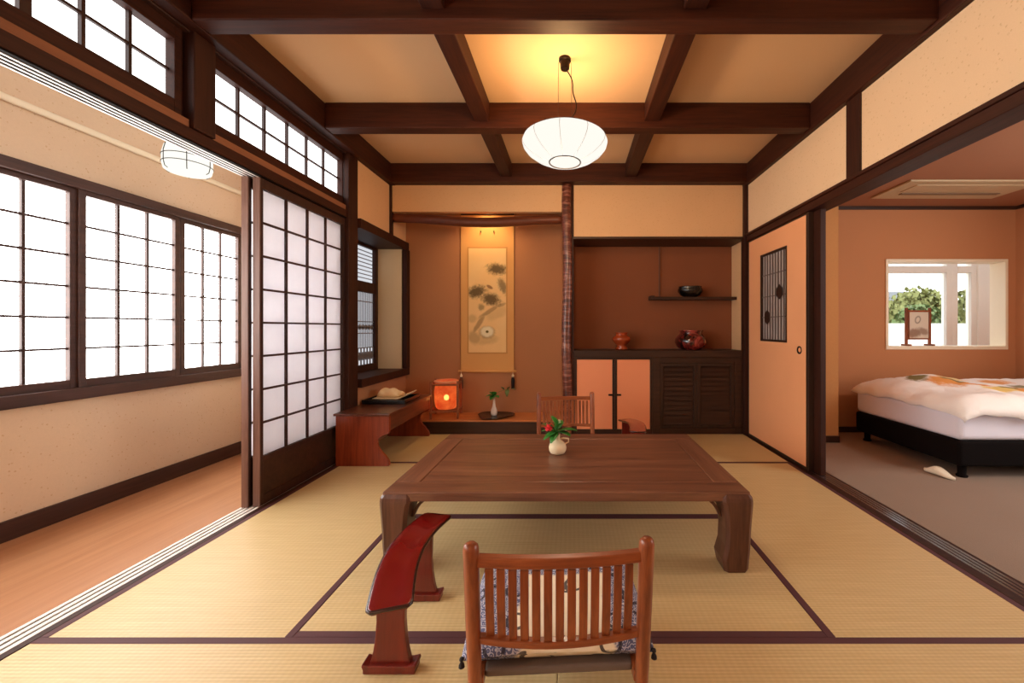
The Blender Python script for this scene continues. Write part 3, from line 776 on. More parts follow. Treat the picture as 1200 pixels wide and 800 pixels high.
for sx in (-1, 1):
    for sy in (-1, 1):
        MB().sweep(leg_secs(sx, sy)).build('leg', 'table_leg', t, 0, smooth=False)
        # curved corner bracket
        P = [(HX - .172, TH - .041), (HX - .188, TH - .041), (HX - .165, TH - .056), (HX - .142, TH - .076), (HX - .126, TH - .098), (HX - .112, TH - .128), (HX - .100, TH - .128), (HX - .114, TH - .090), (HX - .132, TH - .068), (HX - .155, TH - .049)]
        MB().prism([(p[0] * sx, p[1]) for p in P], 'y', sy * (HY - .075), sy * (HY - .05)).build('corner_bracket', 'table_leg', t, .002)
for sx in (-1, 1):
    P = [(-HY + .11, TH - .041), (HY - .11, TH - .041), (HY - .13, TH - .058), (-HY + .13, TH - .058)]
    MB().prism(P, 'x', sx * (HX - .075), sx * (HX - .05)).build('side_apron', 'table_leg', t, .002)

# low slatted chairs
W2 = .225
def chair_root(label, loc, rz):
    t = thing('low_chair', label, 'chair', loc, rz, 'low slatted wooden chairs at the table')
    def Yp(z): return .06 - (z / .52) * .075        # back line: top leans backward (towards -Y)
    for s in (-1, 1):
        secs = []
        for z, w, d in ((0, .013, .016), (.08, .0135, .017), (.2, .015, .019), (.35, .016, .018), (.49, .0165, .0165), (.512, .0165, .0165), (.523, .0145, .014), (.529, .009, .009)):
            y = Yp(z); x = s * (W2 - .016)
            secs.append([(x + w * math.cos(a) * 1.15, y + d * math.sin(a) * 1.15, z) for a in [math.pi * (k + .5) / 4 for k in range(8)]])
        MB().sweep(secs).build('back_post', 'chair', t, 0, smooth=True)
    def rail(z0, z1, bow, th):
        secs = []
        for i in range(13):
            u = i / 12 * 2 - 1; x = u * (W2 - .03); yb = Yp((z0 + z1) / 2) - bow * (1 - u * u)
            secs.append([(x, yb - th, z0 + .004), (x, yb + th, z0), (x, yb + th, z1), (x, yb - th, z1 - .002)])
        return MB().sweep(secs)
    rail(.466, .497, .016, .010).build('top_rail', 'chair_x', t, .003)
    rail(.264, .286, .026, .010).build('lower_rail', 'chair_x', t, .003)
    for i in range(13):
        u = (i / 12) * 2 - 1; x = u * (W2 - .057)
        yt = Yp(.46) - .016 * (1 - u * u); yb = Yp(.282) - .026 * (1 - u * u)
        w = .0102
        MB().sweep([[(x - w, y - .004, z), (x + w, y - .004, z), (x + w, y + .004, z), (x - w, y + .004, z)] for z, y in ((.280, yb), (.36, (yt + yb) / 2 - .003), (.462, yt))]).build('slat', 'chair', t, .002)
    B(-W2 + .034, W2 - .034, .065, .46, .138, .160).build('seat_board', 'grey', t, .008, 3)
    for s in (-1, 1):
        B(s * (W2 - .026) - .009, s * (W2 - .026) + .009, .045, .462, .128, .158).build('seat_rail', 'chair', t, .003)
    for s in (-1, 1):
        MB().box(s * (W2 - .035) - .014, s * (W2 - .035) + .014, .43, .462, 0, .128).build('front_leg', 'chair', t, .004)
    return t
chair_root('low slatted wooden chair seen from behind at the front of the table', (-.031, .962, 0), R(3.2))
def cushion(label, loc, rz):
    t = thing('floor_cushion', label, 'cushion', loc, rz, 'patterned seat cushions on the low chairs')
    def fn(u, v, top):
        x = (u - .5) * .505; y = (v - .5) * .40
        ex = 1 - abs(2 * u - 1) ** 6; ey = 1 - abs(2 * v - 1) ** 6
        e = max(0, ex * ey) ** .30
        z = .030 + (.040 if top else -.030) * e + (.004 * mnoise.noise((x * 14, y * 14, 3)) if top else 0)
        # corners dip a little over the board
        cr = (abs(2 * u - 1) * abs(2 * v - 1)) ** 3
        return (x, y, z - .012 * cr)
    m = MB(); m.grid(24, 24, lambda u, v: fn(u, v, True)); m.grid(24, 24, lambda u, v: fn(u, v, False))
    o = m.build('cushion_body', 'cushion', t, smooth=True)
    bm = bmesh.new(); bm.from_mesh(o.data); bmesh.ops.remove_doubles(bm, verts=bm.verts, dist=.0005)
    bmesh.ops.recalc_face_normals(bm, faces=bm.faces); bm.to_mesh(o.data); bm.free()
    for sx in (-1, 1):
        for sy in (-1, 1):
            c = (sx * .250, sy * .198, .022)
            m = MB()
            m.lathe([(.002, .005), (.005, .003), (.006, -.002), (.003, -.006), (.007, -.014), (.008, -.020)], 10, c)
            m.build('corner_tassel', 'tassel', t, smooth=True)
    return t
# seat cushion on the front chair
cushion('patterned cream and blue cushion on the front chair', (-.031 - math.sin(R(3.2)) * .272, .962 + .272, .1605), R(3.2))
# far chair: copy turned round
src = bpy.data.objects['low_chair']
dup(src, 'low slatted wooden chair on the far side of the table, facing the camera', (-.055, 3.13, 0), R(183))
srcc = bpy.data.objects['floor_cushion']
dup(srcc, 'patterned cushion on the far chair, hidden behind the table', (-.055 + .0142, 3.13 - .272, .1605), R(183))

# armrests
def armrest(label, loc, rz):
    t = thing('armrest', label, 'armrest', loc, rz, 'red lacquered armrests beside the chairs')
    # centre line in local coords, y from -.26 to .26, arched and curved in plan
    def cl(u):
        y = -.265 + .53 * u
        x = .014 - .036 * u - .044 * math.sin(math.pi * u)
        z = .224 + .016 * math.sin(math.pi * u) + .026 * u
        return Vector((x, y, z))
    secs = []; rim = []
    N = 60
    for i in range(N + 1):
        u = i / N; c = cl(u); d = (cl(min(1, u + .01)) - cl(max(0, u - .01))); d.z = 0; d.normalize(); sd = Vector((d.y, -d.x, 0))
        e = min(u, 1 - u); k = math.sqrt(max(0, 1 - (1 - min(1, e / .035)) ** 2)) * .16 + .84
        w = .060 * k; sag = .004
        P = [(-w, -.010), (-w * .94, -.017), (w * .94, -.017), (w, -.010), (w, -.003), (w * .96, .0), (w * .5, -sag * .6), (0, -sag), (-w * .5, -sag * .6), (-w * .96, .0), (-w, -.003)]
        secs.append([c + sd * p[0] + Vector((0, 0, p[1])) for p in P])
    MB().sweep(secs).build('arm_board', 'lacq', t, .0015, smooth=True)
    # dark edging round the board
    ring = [q[0] + Vector((0, 0, .003)) for q in secs] + [q[3] + Vector((0, 0, .003)) for q in reversed(secs)]
    MB().tube(ring, .0058, 8, True).build('edge_band', 'lacq_edge', t, smooth=True)
    for (u, top) in ((.10, 0), (.70, 0)):
        c = cl(u); zt = c.z - .014
        th = .011
        P = []
        for s_ in (1, -1):
            prof = [(.062, .024), (.058, .035), (.052, .06), (.046, .10), (.0425, .15), (.044, zt)]
            prof = prof if s_ == 1 else prof[::-1]
            P += [(c.x + (.012 if u > .5 else 0) + s_ * p[0], p[1]) for p in prof]
        leg = MB().prism(P, 'y', c.y - th, c.y + th).build('leg', 'lacq_leg', t, .003)
        cx = c.x + (.012 if u > .5 else 0)
        Q = [(cx - .078, 0), (cx + .078, 0), (cx + .078, .012), (cx + .082, .022), (cx + .080, .030), (cx + .070, .027), (cx + .060, .025), (cx - .060, .025), (cx - .070, .027), (cx - .080, .030), (cx - .082, .022), (cx - .078, .012)]
        MB().prism(Q, 'y', c.y - .022, c.y + .022).build('foot', 'lacq_leg', leg, .003)
    return t
armrest('red lacquered curved armrest standing left of the front chair', (-.545, 1.42, 0), 0)
dup(bpy.data.objects['armrest'], 'red lacquered armrest beside the far chair, peeping over the table edge', (.475, 3.30, 0), R(180))

# table vase and flowers
t = thing('flower_vase', 'small squat cream vase standing on the low table', 'vase', (-.083, 2.205, .3415))
MB().lathe([(.028, 0), (.040, .004), (.047, .018), (.049, .034), (.044, .052), (.030, .066), (.017, .074), (.013, .084), (.013, .098), (.016, .106), (.012, .105), (.010, .09), (.010, .078), (.024, .064), (.038, .048), (.040, .03), (.03, .012), (.012, .010)], 32).build('vase_body', 'cera', t, smooth=True)
MB().tube([(.040, 0, .052), (.060, 0, .062), (.060, 0, .082), (.034, 0, .085), (.014, 0, .080)], .004, 8).build('vase_handle', 'cera', t, smooth=True)
def leaf_mesh(m, base, dirv, L_, W_, droop=.25):
    d = Vector(dirv).normalized(); s = d.cross(Vector((0, 0, 1)))
    if s.length < .1: s = Vector((1, 0, 0))
    s.normalize(); up = s.cross(d); n = 7; V = []
    for i in range(n + 1):
        u = i / n; w = W_ * math.sin(math.pi * min(1, u * .92 + .05)) ** .8
        c = Vector(base) + d * L_ * u - Vector((0, 0, droop * L_ * u * u))
        V += [c - s * w + up * w * .25, c, c + s * w + up * w * .25]
    F = []
    for i in range(n):
        for k in (0, 1): F.append((i * 3 + k, i * 3 + k + 1, i * 3 + k + 4, i * 3 + k + 3))
    m.add(V, F)
t = thing('flower_sprig', 'red flower with green leaves in the cream vase on the table', 'flower', (-.083, 2.205, .44))
MB().tube([(0, 0, -.06), (-.004, -.002, .02), (-.02, -.01, .07)], .0025, 6).build('stem', 'leaf', t)
for (dx, dy, dz, L_, W_, bz) in ((-.9, -.3, .75, .105, .024, .03), (-.35, -.4, 1.1, .10, .022, .05), (.95, -.2, .35, .12, .025, .02), (.75, -.5, .1, .09, .022, .0),
                                 (-.8, -.5, -.15, .085, .024, .0), (-.3, -.7, -.25, .08, .022, .0), (.2, .6, .5, .1, .022, .03), (.5, -.5, .75, .085, .02, .04), (-1, .1, .25, .09, .022, .02)):
    m = MB(); leaf_mesh(m, (-.003, -.002, max(bz, .022)), (dx, dy, dz), L_, W_); m.build('leaf', 'leaf', t, smooth=True, solid=.0012)
fl = Vector((-.048, -.03, .050)); m = MB()
for ring_, (nr, tilt, L_, W_) in enumerate(((6, .5, .026, .014), (5, 1.1, .020, .012), (4, 2.2, .014, .010))):
    for k in range(nr):
        a = 2 * math.pi * k / nr + ring_ * .5
        leaf_mesh(m, fl, (math.cos(a), -.55 - .2 * ring_ + math.sin(a) * .35, math.sin(a)), L_, W_, -.1)
m.build('blossom', 'flower', t, smooth=True, solid=.0012)
m = MB()
for k in range(4): leaf_mesh(m, (.008, -.01, .062), (math.cos(k * 1.6) * .4, math.sin(k * 1.6) * .4, 1), .03, .008, 0)
m.build('pale_bud', 'bud', t, smooth=True, solid=.001)

# pendant lamp
PX, PY = -.045, 2.335
t = thing('pendant_lamp', 'glowing white paper pendant lamp hanging from the ceiling', 'lamp', (PX, PY, 2.005))
prof = [(.088, 0), (.095, .001), (.135, .011), (.185, .036), (.222, .064), (.242, .090), (.248, .112), (.240, .132), (.215, .148), (.175, .158), (.13, .163)]
MB().lathe(prof, 56, cap=False).build('lamp_shade', 'shade', t, smooth=True, solid=.002)
MB().lathe([(.0, .012), (.088, .006)], 40, cap=False).build('bottom_diffuser', 'shade', t, smooth=True)
MB().tube([(.091 * math.cos(a * math.pi / 24), .091 * math.sin(a * math.pi / 24), -.002) for a in range(48)], .0038, 8, True).build('bottom_ring', 'iron', t, smooth=True)
MB().tube([(.219 * math.cos(a * math.pi / 24), .219 * math.sin(a * math.pi / 24), .1475) for a in range(48)], .0022, 6, True).build('shoulder_hoop', 'iron', t, smooth=True)
ribm = plain('lamp_rib_thread', rgb(184, 172, 150), .7); M['rib'] = ribm
for k in range(10):
    a = 2 * math.pi * (k + .35) / 10
    MB().tube([(r_ * 1.004 * math.cos(a), r_ * 1.004 * math.sin(a), z) for r_, z in prof[1:]], .0013, 5).build('shade_rib', 'rib', t)
MB().tube([(0, 0, .150), (0, 0, .215)], .010, 10).build('socket', 'creamp', t)
MB().tube([(-.13, 0, .162), (.13, 0, .162)], .003, 6).build('spreader_bar', 'iron', t)
zc = CZ - 2.005
MB().lathe([(.024, -.062), (.026, -.058), (.028, -.02), (.036, -.014), (.036, 0)], 24, (0, 0, zc)).build('ceiling_canopy', 'iron', t)
for s in (-1, 1):
    MB().tube([(s * .040, 0, .162), (s * .038, 0, zc - .02)], .0013, 5).build('suspension_wire', 'iron', t)
cp = []
for i in range(25):
    u = i / 24; z = zc - .06 - u * (zc - .06 - .21)
    cp.append((.008 + .055 * math.sin(u * math.pi * .95) ** 1.3 + .012 * math.sin(u * 11), .0 + .008 * math.sin(u * 9), z))
MB().tube(cp, .0035, 8).build('power_cord', 'iron', t, smooth=True)

# hanging scroll
t = thing('hanging_scroll', 'hanging scroll with an ink pine painting in the alcove', 'scroll', (-.91, 4.262, 1.26))
hw = .283
B(-hw, hw, -.004, -.001, -.68, .99).build('scroll_mount', 'brocade', t)
B(-.215, .215, -.006, -.0042, -.497, .642).build('painting_border', 'brocade2', t)
o = B(-.20, .20, -.008, -.0062, -.483, .628).build('painting', 'paint', t)
MB().tube([(-hw - .026, -.008, -.685), (hw + .026, -.008, -.685)], .013, 14).build('bottom_rod', 'brocade', t, smooth=True)
MB().tube([(-hw, -.006, .99), (hw, -.006, .99)], .009, 10).build('top_rod', 'cab', t, smooth=True)
for s in (-1, 1):
    MB().lathe([(.006, .0), (.008, .010), (.005, .017), (.002, .02)], 12, (s * .07, -.012, .80)).build('mount_tie_knob', 'leaf2', t, smooth=True)
    tg = MB().lathe([(.018, -.17), (.019, -.09), (.016, -.065), (.010, -.05)], 14, (s * (hw - .008), -.022, -.695)).build('wind_tassel', 'tassel', t, smooth=True)
    MB().lathe([(.009, -.052), (.014, -.04), (.013, -.028), (.004, -.018), (.0015, .0), (.0015, .012)], 12, (s * (hw - .008), -.022, -.695)).build('tassel_bead', 'cera', tg, smooth=True)

# lantern in the alcove
t = thing('paper_lantern', 'orange glowing paper lantern on wooden legs in the alcove', 'lantern', (-1.285, 4.06, .1372), R(8))
sz = .128
for sx in (-1, 1):
    for sy in (-1, 1):
        B(sx * sz - .010, sx * sz + .010, sy * sz - .010, sy * sz + .010, 0, .372).build('leg', 'woodslim', t, .002)
for z in (.075, .338):
    m = MB()
    for s in (-1, 1):
        m.box(-sz + .010, sz - .010, s * sz - .007, s * sz + .007, z - .009, z + .009); m.box(s * sz - .007, s * sz + .007, -sz + .010, sz - .010, z - .009, z + .009)
    m.build('frame_rail', 'woodslim', t, .0015)
def wav(a, z): return 1 + .02 * math.sin(a * 5 + z * 9)
MB().lathe([(.088, .085), (.108, .11), (.118, .17), (.118, .24), (.110, .31), (.10, .352)], 28, cap=False, fn=wav).build('paper_shade', 'lantern', t, smooth=True)
MB().lathe([(.112, .346), (.122, .362), (.112, .372), (.10, .366)], 28, cap=False, fn=wav).build('paper_collar', 'orange2', t, smooth=True)
B(-sz + .010, sz - .010, -.012, .012, .066, .084).build('base_board', 'woodslim', t)
MB().lathe([(.010, .084), (.010, .166)], 12).build('bulb_socket', 'woodslim', t)
MB().lathe([(.006, .164), (.018, .170), (.027, .192), (.020, .214), (.005, .222)], 16).build('bulb', 'flame', t, smooth=True)

# vase in the alcove on a black dish
t = thing('flower_dish', 'black wavy dish under the slim white vase in the alcove', 'dish', (-.79, 4.06, .1372))
MB().lathe([(.10, 0), (.135, .004), (.178, .013), (.182, .017), (.170, .014), (.0, .008)], 40, cap=False, fn=lambda a, z: 1 + .12 * math.sin(a * 3 + .5) * (1 if z > .003 else .4)).build('dish_body', 'black', t, smooth=True)
t = thing('bud_vase', 'slim white bud vase on the black dish in the alcove', 'vase', (-.80, 4.06, .146))
MB().lathe([(.022, 0), (.028, .006), (.034, .03), (.030, .06), (.018, .09), (.0125, .125), (.011, .17), (.014, .185), (.010, .183), (.009, .125), (.014, .09), (.022, .06), (.022, .02), (.008, .012)], 24).build('vase_body', 'cerw', t, smooth=True)
t = thing('leafy_sprig', 'leafy sprig with a side twig in the slim white vase', 'flower', (-.80, 4.06, .31))
MB().tube([(0, 0, -.06), (0, 0, .03), (-.01, 0, .06)], .003, 6).build('stem', 'leaf', t)
MB().tube([(0, 0, .028), (.045, 0, .075), (.11, 0, .10), (.18, 0, .105)], .0022, 6).build('twig', 'leaf2', t)
for (dx, dy, dz, L_, W_) in ((-.9, -.4, .2, .085, .030), (.6, -.6, .1, .08, .030), (-.3, -.8, -.2, .07, .028), (.1, -.5, .9, .075, .028), (-.6, .3, .6, .08, .028), (-.5, -.6, .7, .07, .024)):
    m = MB(); leaf_mesh(m, (0, 0, .038), (dx, dy, dz), L_, W_); m.build('leaf', 'leaf', t, smooth=True, solid=.0012)
for (px, pz, dx, dz) in ((.10, .098, -.4, .8), (.14, .105, .5, .6), (.12, .1, .3, -.7), (.17, .105, .8, .2), (.15, .1, -.2, -.6)):
    m = MB(); leaf_mesh(m, (px, 0, pz), (dx, -.5, dz), .065, .020); m.build('leaf', 'leaf2', t, smooth=True, solid=.0012)

# cabinets under one worktop in the right bay
CX0, CX1 = .012, 1.664
CXM = .785
t = thing('cabinet_worktop', 'long dark wooden worktop over both bay cabinets', 'worktop', ((CX0 + CX1) / 2, 4.09, .748))
w_ = (CX1 - CX0) / 2
B(-w_, w_, -.185, .166, 0, .068).build('worktop_board', 'cab', t, .004)
t = thing('paper_door_cabinet', 'dark cabinet with two orange papered doors', 'cabinet', ((CX0 + CXM) / 2, 4.09, 0))
w_ = (CXM - CX0) / 2
B(-w_, w_, -.145, .166, .0, .747).build('cabinet_body', 'cab_z', t, .002)
m = MB()
m.box(-w_, -w_ + .028, -.178, -.145, 0, .747); m.box(w_ - .022, w_, -.178, -.145, 0, .747)
m.box(-w_ + .028, w_ - .022, -.178, -.145, .728, .747); m.box(-w_ + .028, w_ - .022, -.178, -.145, 0, .04)
m.build('face_frame', 'cab', t, .002)
def orange_door(x0, x1, hinge):
    dr = B(x0, x1, -.170, -.147, .042, .726).build('door', 'orange2', t, .002)
    mm = MB(); e = .022
    xa = x1 - e if hinge < 0 else x0
    B(xa, xa + e, -.176, -.165, .042, .726).build('door_stile', 'cab_z', dr, .002)
    xc = xa + e / 2
    B(xc + hinge * .028 - .022, xc + hinge * .028 + .022, -.185, -.175, .372, .390).build('door_latch', 'iron', dr, .003)
orange_door(-w_ + .030, .014, -1)
orange_door(.017, w_ - .024, 1)
t = thing('louvre_cabinet', 'dark cabinet with louvred doors at the right of the bay', 'cabinet', ((CXM + CX1) / 2, 4.09, 0))
w_ = (CX1 - CXM) / 2
B(-w_ + .002, w_, -.13, .166, .0, .747).build('cabinet_body', 'cab_z', t, .002)
m = MB()
m.box(-w_ + .002, -w_ + .075, -.178, -.13, 0, .747); m.box(w_ - .075, w_, -.178, -.13, 0, .747)
m.box(-w_ + .075, w_ - .075, -.178, -.13, .695, .747); m.box(-w_ + .075, w_ - .075, -.178, -.13, 0, .05)
m.build('face_frame', 'cab', t, .002)
for s in (-1, 1):
    a, b = (-w_ + .077, -.001) if s < 0 else (.001, w_ - .077)
    m = MB(); m.box(a, a + .032, -.172, -.135, .052, .693); m.box(b - .032, b, -.172, -.135, .052, .693)
    m.box(a + .032, b - .032, -.172, -.135, .052, .085); m.box(a + .032, b - .032, -.172, -.135, .66, .693)
    dr = m.build('door', 'cab_z', t, .002)
    L = MB()
    for j in range(12):
        zz = .087 + j * .0476
        L.add([(a + .032, -.164, zz), (b - .032, -.164, zz), (b - .032, -.145, zz + .046), (a + .032, -.145, zz + .046), (a + .032, -.156, zz), (b - .032, -.156, zz), (b - .032, -.138, zz + .046), (a + .032, -.138, zz + .046)],
              [(0, 1, 2, 3), (7, 6, 5, 4), (0, 4, 5, 1), (3, 2, 6, 7), (0, 3, 7, 4), (1, 5, 6, 2)])
    L.build('louvre_panel', 'cab', dr)

# staggered shelf and pots
t = thing('wall_shelf', 'thin dark shelf with a hanging upright in the bay', 'shelf', (1.25, 4.19, 1.33))
B(-.44, .448, -.075, .067, 0, .030).build('shelf_board', 'cab', t, .003)
B(-.332, -.316, .050, .065, .030, .574).build('hanging_upright', 'upright', t, .002)
B(-.44, -.40, -.075, .067, .030, .042).build('shelf_lip', 'cab', t, .003)
t = thing('black_bowl', 'black glazed bowl on the thin wall shelf', 'bowl', (1.235, 4.185, 1.3602))
MB().lathe([(.05, 0), (.065, .002), (.10, .022), (.128, .058), (.130, .080), (.118, .100), (.124, .108), (.112, .106), (.10, .09), (.06, .04)], 36, fn=lambda a, z: 1 + (.05 * math.sin(4 * a) if z > .07 else 0)).build('bowl_body', 'black', t, smooth=True)
t = thing('orange_vase', 'small orange-red footed vase on the left of the worktop', 'vase', (.50, 4.08, .8162))
MB().lathe([(.055, 0), (.062, .006), (.058, .020), (.046, .040), (.062, .060), (.088, .088), (.096, .108), (.088, .126), (.064, .142), (.056, .152), (.062, .170), (.070, .176), (.058, .172), (.045, .15)], 36).build('vase_body', 'jar_o', t, smooth=True)
t = thing('mottled_jar', 'wide dark red mottled jar on the right of the worktop', 'jar', (1.21, 4.08, .8162))
MB().lathe([(.08, 0), (.10, .004), (.138, .03), (.158, .072), (.152, .112), (.124, .148), (.108, .166), (.112, .184), (.124, .198), (.112, .196), (.09, .17)], 40, fn=lambda a, z: 1 + (.06 * math.sin(3 * a + 1) if z > .15 else .02 * math.sin(3 * a))).build('jar_body', 'jar_r', t, smooth=True)

# writing desk at the left
t = thing('writing_desk', 'low red-brown writing desk under the alcove side window', 'desk', (-1.575, 3.40, 0))
DX, DY0, DY1 = .20, -.415, .47
B(-.207, .212, DY0 - .022, DY1, .378, .396).build('desk_top', 'desk_top', t, .004, 3)
P = [(-DX, 0), (DX - .004, 0), (DX, .010), (DX, .026), (DX - .012, .05), (DX - .036, .082), (DX - .064, .112), (DX - .084, .142), (DX - .090, .172), (DX - .084, .200), (DX - .064, .220), (DX - .036, .232), (DX - .012, .240), (DX, .252), (DX, .378), (-DX, .378)]
MB().prism(P, 'y', DY0, DY0 + .028).build('end_panel', 'desk', t, .002)
MB().prism(P, 'y', DY1 - .05, DY1 - .022).build('end_panel', 'desk', t, .002)
ap = B(DX - .022, DX - .002, DY0 + .028, DY1 - .05, .262, .378).build('apron', 'desk_top', t, .002)
B(-DX, -DX + .02, DY0 + .028, DY1 - .05, .20, .378).build('back_rail', 'desk_top', t, .002)

t = thing('writing_tray', 'black lacquer tray lying on the low desk', 'tray', (-1.585, 3.50, .3962), R(0))
m = MB(); m.box(-.175, .175, -.16, .16, 0, .008)
m.box(-.18, -.168, -.165, .165, .004, .036); m.box(.168, .18, -.165, .165, .004, .036); m.box(-.168, .168, -.165, -.153, .004, .036); m.box(-.168, .168, .153, .165, .004, .036)
m.build('tray_body', 'black', t, .002)
t = thing('paper_pad', 'cream paper sheet with a curled end lying on the black tray', 'paper', (-1.56, 3.50, .4325))
MB().grid(18, 4, lambda u, v: ((u - .5) * .30, (v - .5) * .2, .002 + .045 * max(0, (u - .72) / .28) ** 1.6)).build('paper_sheet', 'cloth', t, smooth=True, solid=.005, off=1)
t = thing('folded_towel', 'plump cream folded towel on top of the paper in the tray', 'towel', (-1.60, 3.52, .4405))
def towel(u, v):
    x = (u - .5) * .19; y = (v - .5) * .15
    e = (max(0, 1 - abs(2 * u - 1) ** 3) * max(0, 1 - abs(2 * v - 1) ** 3)) ** .4
    return (x, y, e * (.078 - .036 * u + .007 * math.sin(u * 14)))
m = MB(); m.grid(24, 16, towel); m.grid(24, 16, lambda u, v: ((u - .5) * .19, (v - .5) * .15, 0))
o = m.build('towel_body', 'cloth', t, smooth=True)
bm = bmesh.new(); bm.from_mesh(o.data); bmesh.ops.remove_doubles(bm, verts=bm.verts, dist=.0004); bmesh.ops.recalc_face_normals(bm, faces=bm.faces); bm.to_mesh(o.data); bm.free()

# bed
BX0, BX1, BY0, BY1 = 2.645, 4.39, 2.72, 3.73
t = thing('bed', 'bed with a black base and white mattress in the bedroom', 'bed', ((BX0 + BX1) / 2, (BY0 + BY1) / 2, 0))
hx, hy = (BX1 - BX0) / 2, (BY1 - BY0) / 2
B(-hx, hx, -hy, hy, .085, .262).build('bed_base', 'bedblack', t, .02, 3)
B(-hx + .004, hx - .004, -hy + .004, hy - .004, .262, .455).build('mattress', 'sheet', t, .035, 4)
for sx in (-1, 1):
    for sy in (-1, 1):
        MB().lathe([(.030, 0), (.034, .01), (.024, .02), (.026, .087)], 20, (sx * (hx - .07), sy * (hy - .06), 0)).build('leg', 'bedblack', t, smooth=True)
t = thing('duvet', 'puffy white duvet printed with orange leaves on the bed', 'duvet', ((BX0 + BX1) / 2, (BY0 + BY1) / 2, .458))
def duv(u, v):
    x = (u - .5) * (2 * hx + .01) + .004; y = (v - .5) * (2 * hy + .06)
    # edges roll down
    ex = min(1, (u) / .10); ex2 = min(1, (1 - u) / .06); ey = min(1, v / .12); ey2 = min(1, (1 - v) / .1)
    def r(q): return math.sqrt(max(0, 1 - (1 - q) ** 2))
    e = r(ex) * r(ex2) * r(ey) * r(ey2)
    z = .075 * e + .026 * mnoise.noise((x * 3.2, y * 3.2, 1)) * e + .016 * mnoise.noise((x * 8 + 2 * mnoise.noise((x * 3, y * 3, 9)), y * 8, 4)) * e + .008 * abs(mnoise.noise((x * 14, y * 11, 2)))
    z += .075 * math.exp(-((x + .42) / .26) ** 2 - ((y - .22) / .22) ** 2)
    edge = (1 - r(ex)) * .5 + (1 - r(ey)) * .9
    z += -.055 * max(0, edge) * (.8 + .9 * mnoise.noise((x * 6, y * 6, 7)))
    y -= .012 * mnoise.noise((x * 7, 2, 0)) * (1 - ey); x -= .012 * mnoise.noise((y * 7, 5, 0)) * (1 - ex)
    return (x, y, z + .004)
MB().grid(110, 80, duv).build('duvet_body', 'duvet', t, smooth=True, solid=.022, off=1)
t = thing('slipper', 'cream slipper lying under the near corner of the bed', 'slipper', (2.575, 2.80, 0), R(-80))
def slip_sec(): 
    secs = []
    for i in range(13):
        u = i / 12; x = (u - .5) * .20; w = .040 * math.sqrt(max(.02, 1 - (2 * u - 1) ** 2)) * (1.0 if u < .5 else .92); h = .022 + .040 * math.sin(math.pi * min(1, u * 1.1)) ** 2
        secs.append([(x, w * math.cos(a), max(0, h * .5 + h * .5 * math.sin(a))) for a in [2 * math.pi * k / 12 for k in range(12)]])
    return secs
MB().sweep(slip_sec()).build('slipper_body', 'slip', t, smooth=True)

# air conditioner in the bedroom ceiling
t = thing('ceiling_air_conditioner', 'cream flat air conditioner panel in the bedroom ceiling', 'air conditioner', (3.32, 3.47, 2.222))
B(-.56, .56, -.22, .22, .010, .0245).build('cover_panel', 'acgrey', t, .004)
B(-.40, .47, .06, .10, .004, .012).build('air_outlet', 'acdark', t)
B(-.44, .50, -.14, .03, .005, .011).build('intake_grille', 'acgrey', t, .002)

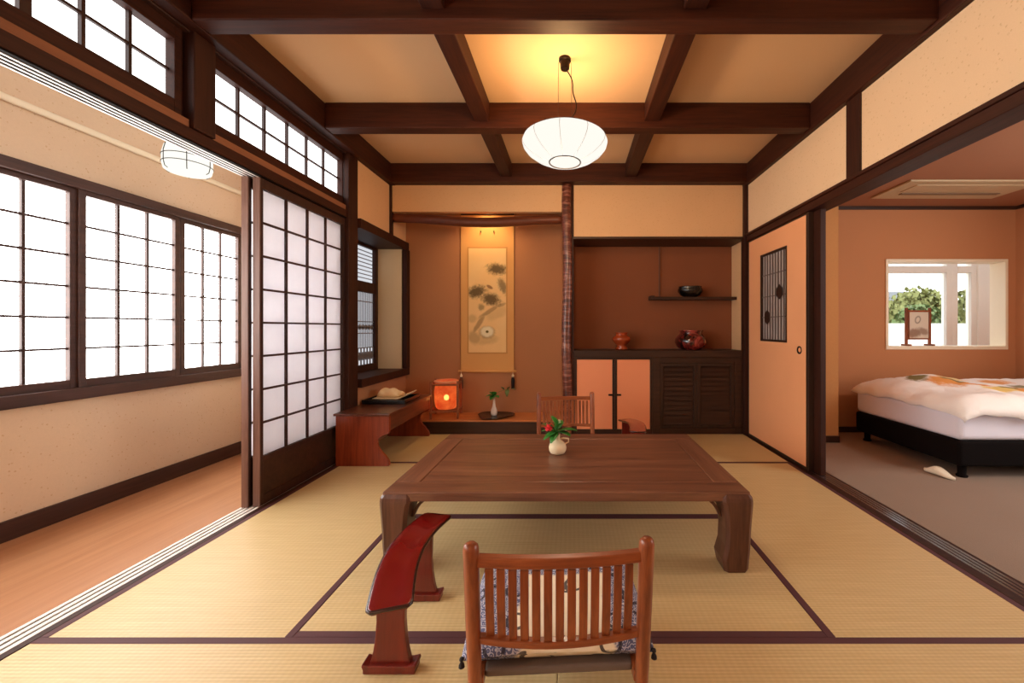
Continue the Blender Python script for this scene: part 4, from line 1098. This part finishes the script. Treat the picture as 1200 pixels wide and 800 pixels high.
# small standing screen on the opening sill
t = thing('standing_screen', 'small brown framed picture screen on the bedroom window sill', 'picture stand', (3.505, 4.045, .8572), R(6))
t.scale = (1.12, 1.12, 1.12)
MB().box(-.125, -.108, -.010, .010, 0, .345).build('frame_post', 'chair', t, .002)
MB().box(.108, .125, -.010, .010, 0, .345).build('frame_post', 'chair', t, .002)
MB().box(-.128, .128, -.008, .008, .305, .322).build('top_rail', 'chair', t, .002)
MB().box(-.108, .108, -.008, .008, .055, .068).build('bottom_rail', 'chair', t, .002)
B(-.090, .102, -.004, .004, .068, .305).build('picture_panel', 'screenpic', t)
B(-.095, -.088, -.006, .006, .068, .305).build('inner_stile', 'chair', t)
for s in (-1, 1): B(s * .116 - .010, s * .116 + .010, -.045, .045, 0, .016).build('foot', 'chair', t, .002)

# ------------------------------------------------------------------ light
def light(name, typ, loc, energy, col, size=.1, rot=(0, 0, 0), spot=None, blend=.5, sy=None):
    l = bpy.data.lights.new(name, typ); l.energy = energy; l.color = col
    if typ in ('POINT', 'SPOT'): l.shadow_soft_size = size
    if typ == 'AREA':
        l.size = size
        if sy: l.shape = 'RECTANGLE'; l.size_y = sy
    if typ == 'SPOT': l.spot_size = spot; l.spot_blend = blend
    o = bpy.data.objects.new(name, l); COL.objects.link(o); o.location = loc; o.rotation_euler = rot
    return o
light('pendant_bulb_up', 'POINT', (PX, PY, 2.235), 22, (1, .58, .24), .05)
light('pendant_bulb_down', 'POINT', (PX, PY, 1.95), 19, (1, .80, .56), .09)
light('alcove_downlight', 'SPOT', (-.90, 4.08, 2.385), 27, (1, .66, .32), .03, (R(-2), 0, 0), R(120), .8)
light('lantern_bulb', 'POINT', (-1.285, 4.06, .32), 1.6, (1, .42, .14), .02)
light('bedroom_fill', 'POINT', (3.4, 1.6, 2.0), 40, (1, .93, .84), .15)  # added point light without a fixture, brightens the bedroom

w = bpy.data.worlds.new('sky'); S.world = w; w.use_nodes = True
bg = w.node_tree.nodes['Background']; bg.inputs[0].default_value = (.95, .98, 1, 1); bg.inputs[1].default_value = 2.6

# ------------------------------------------------------------------ camera
cam = bpy.data.cameras.new('camera'); co = bpy.data.objects.new('camera', cam); COL.objects.link(co)
co.location = (0, 0, 1.03); co.rotation_euler = (R(90), 0, 0)
cam.sensor_width = 36; cam.lens = 467 / 1200 * 36; cam.clip_start = .02
cam.shift_x = -71 / 1200; cam.shift_y = -15 / 1200
S.camera = co
S.view_settings.view_transform = 'Standard'; S.view_settings.look = 'None'
S.view_settings.exposure = 0; S.view_settings.gamma = 1; S.view_settings.use_curve_mapping = False
S.cycles.use_denoising = True
S.cycles.max_bounces = 10; S.cycles.diffuse_bounces = 6; S.cycles.sample_clamp_indirect = 6
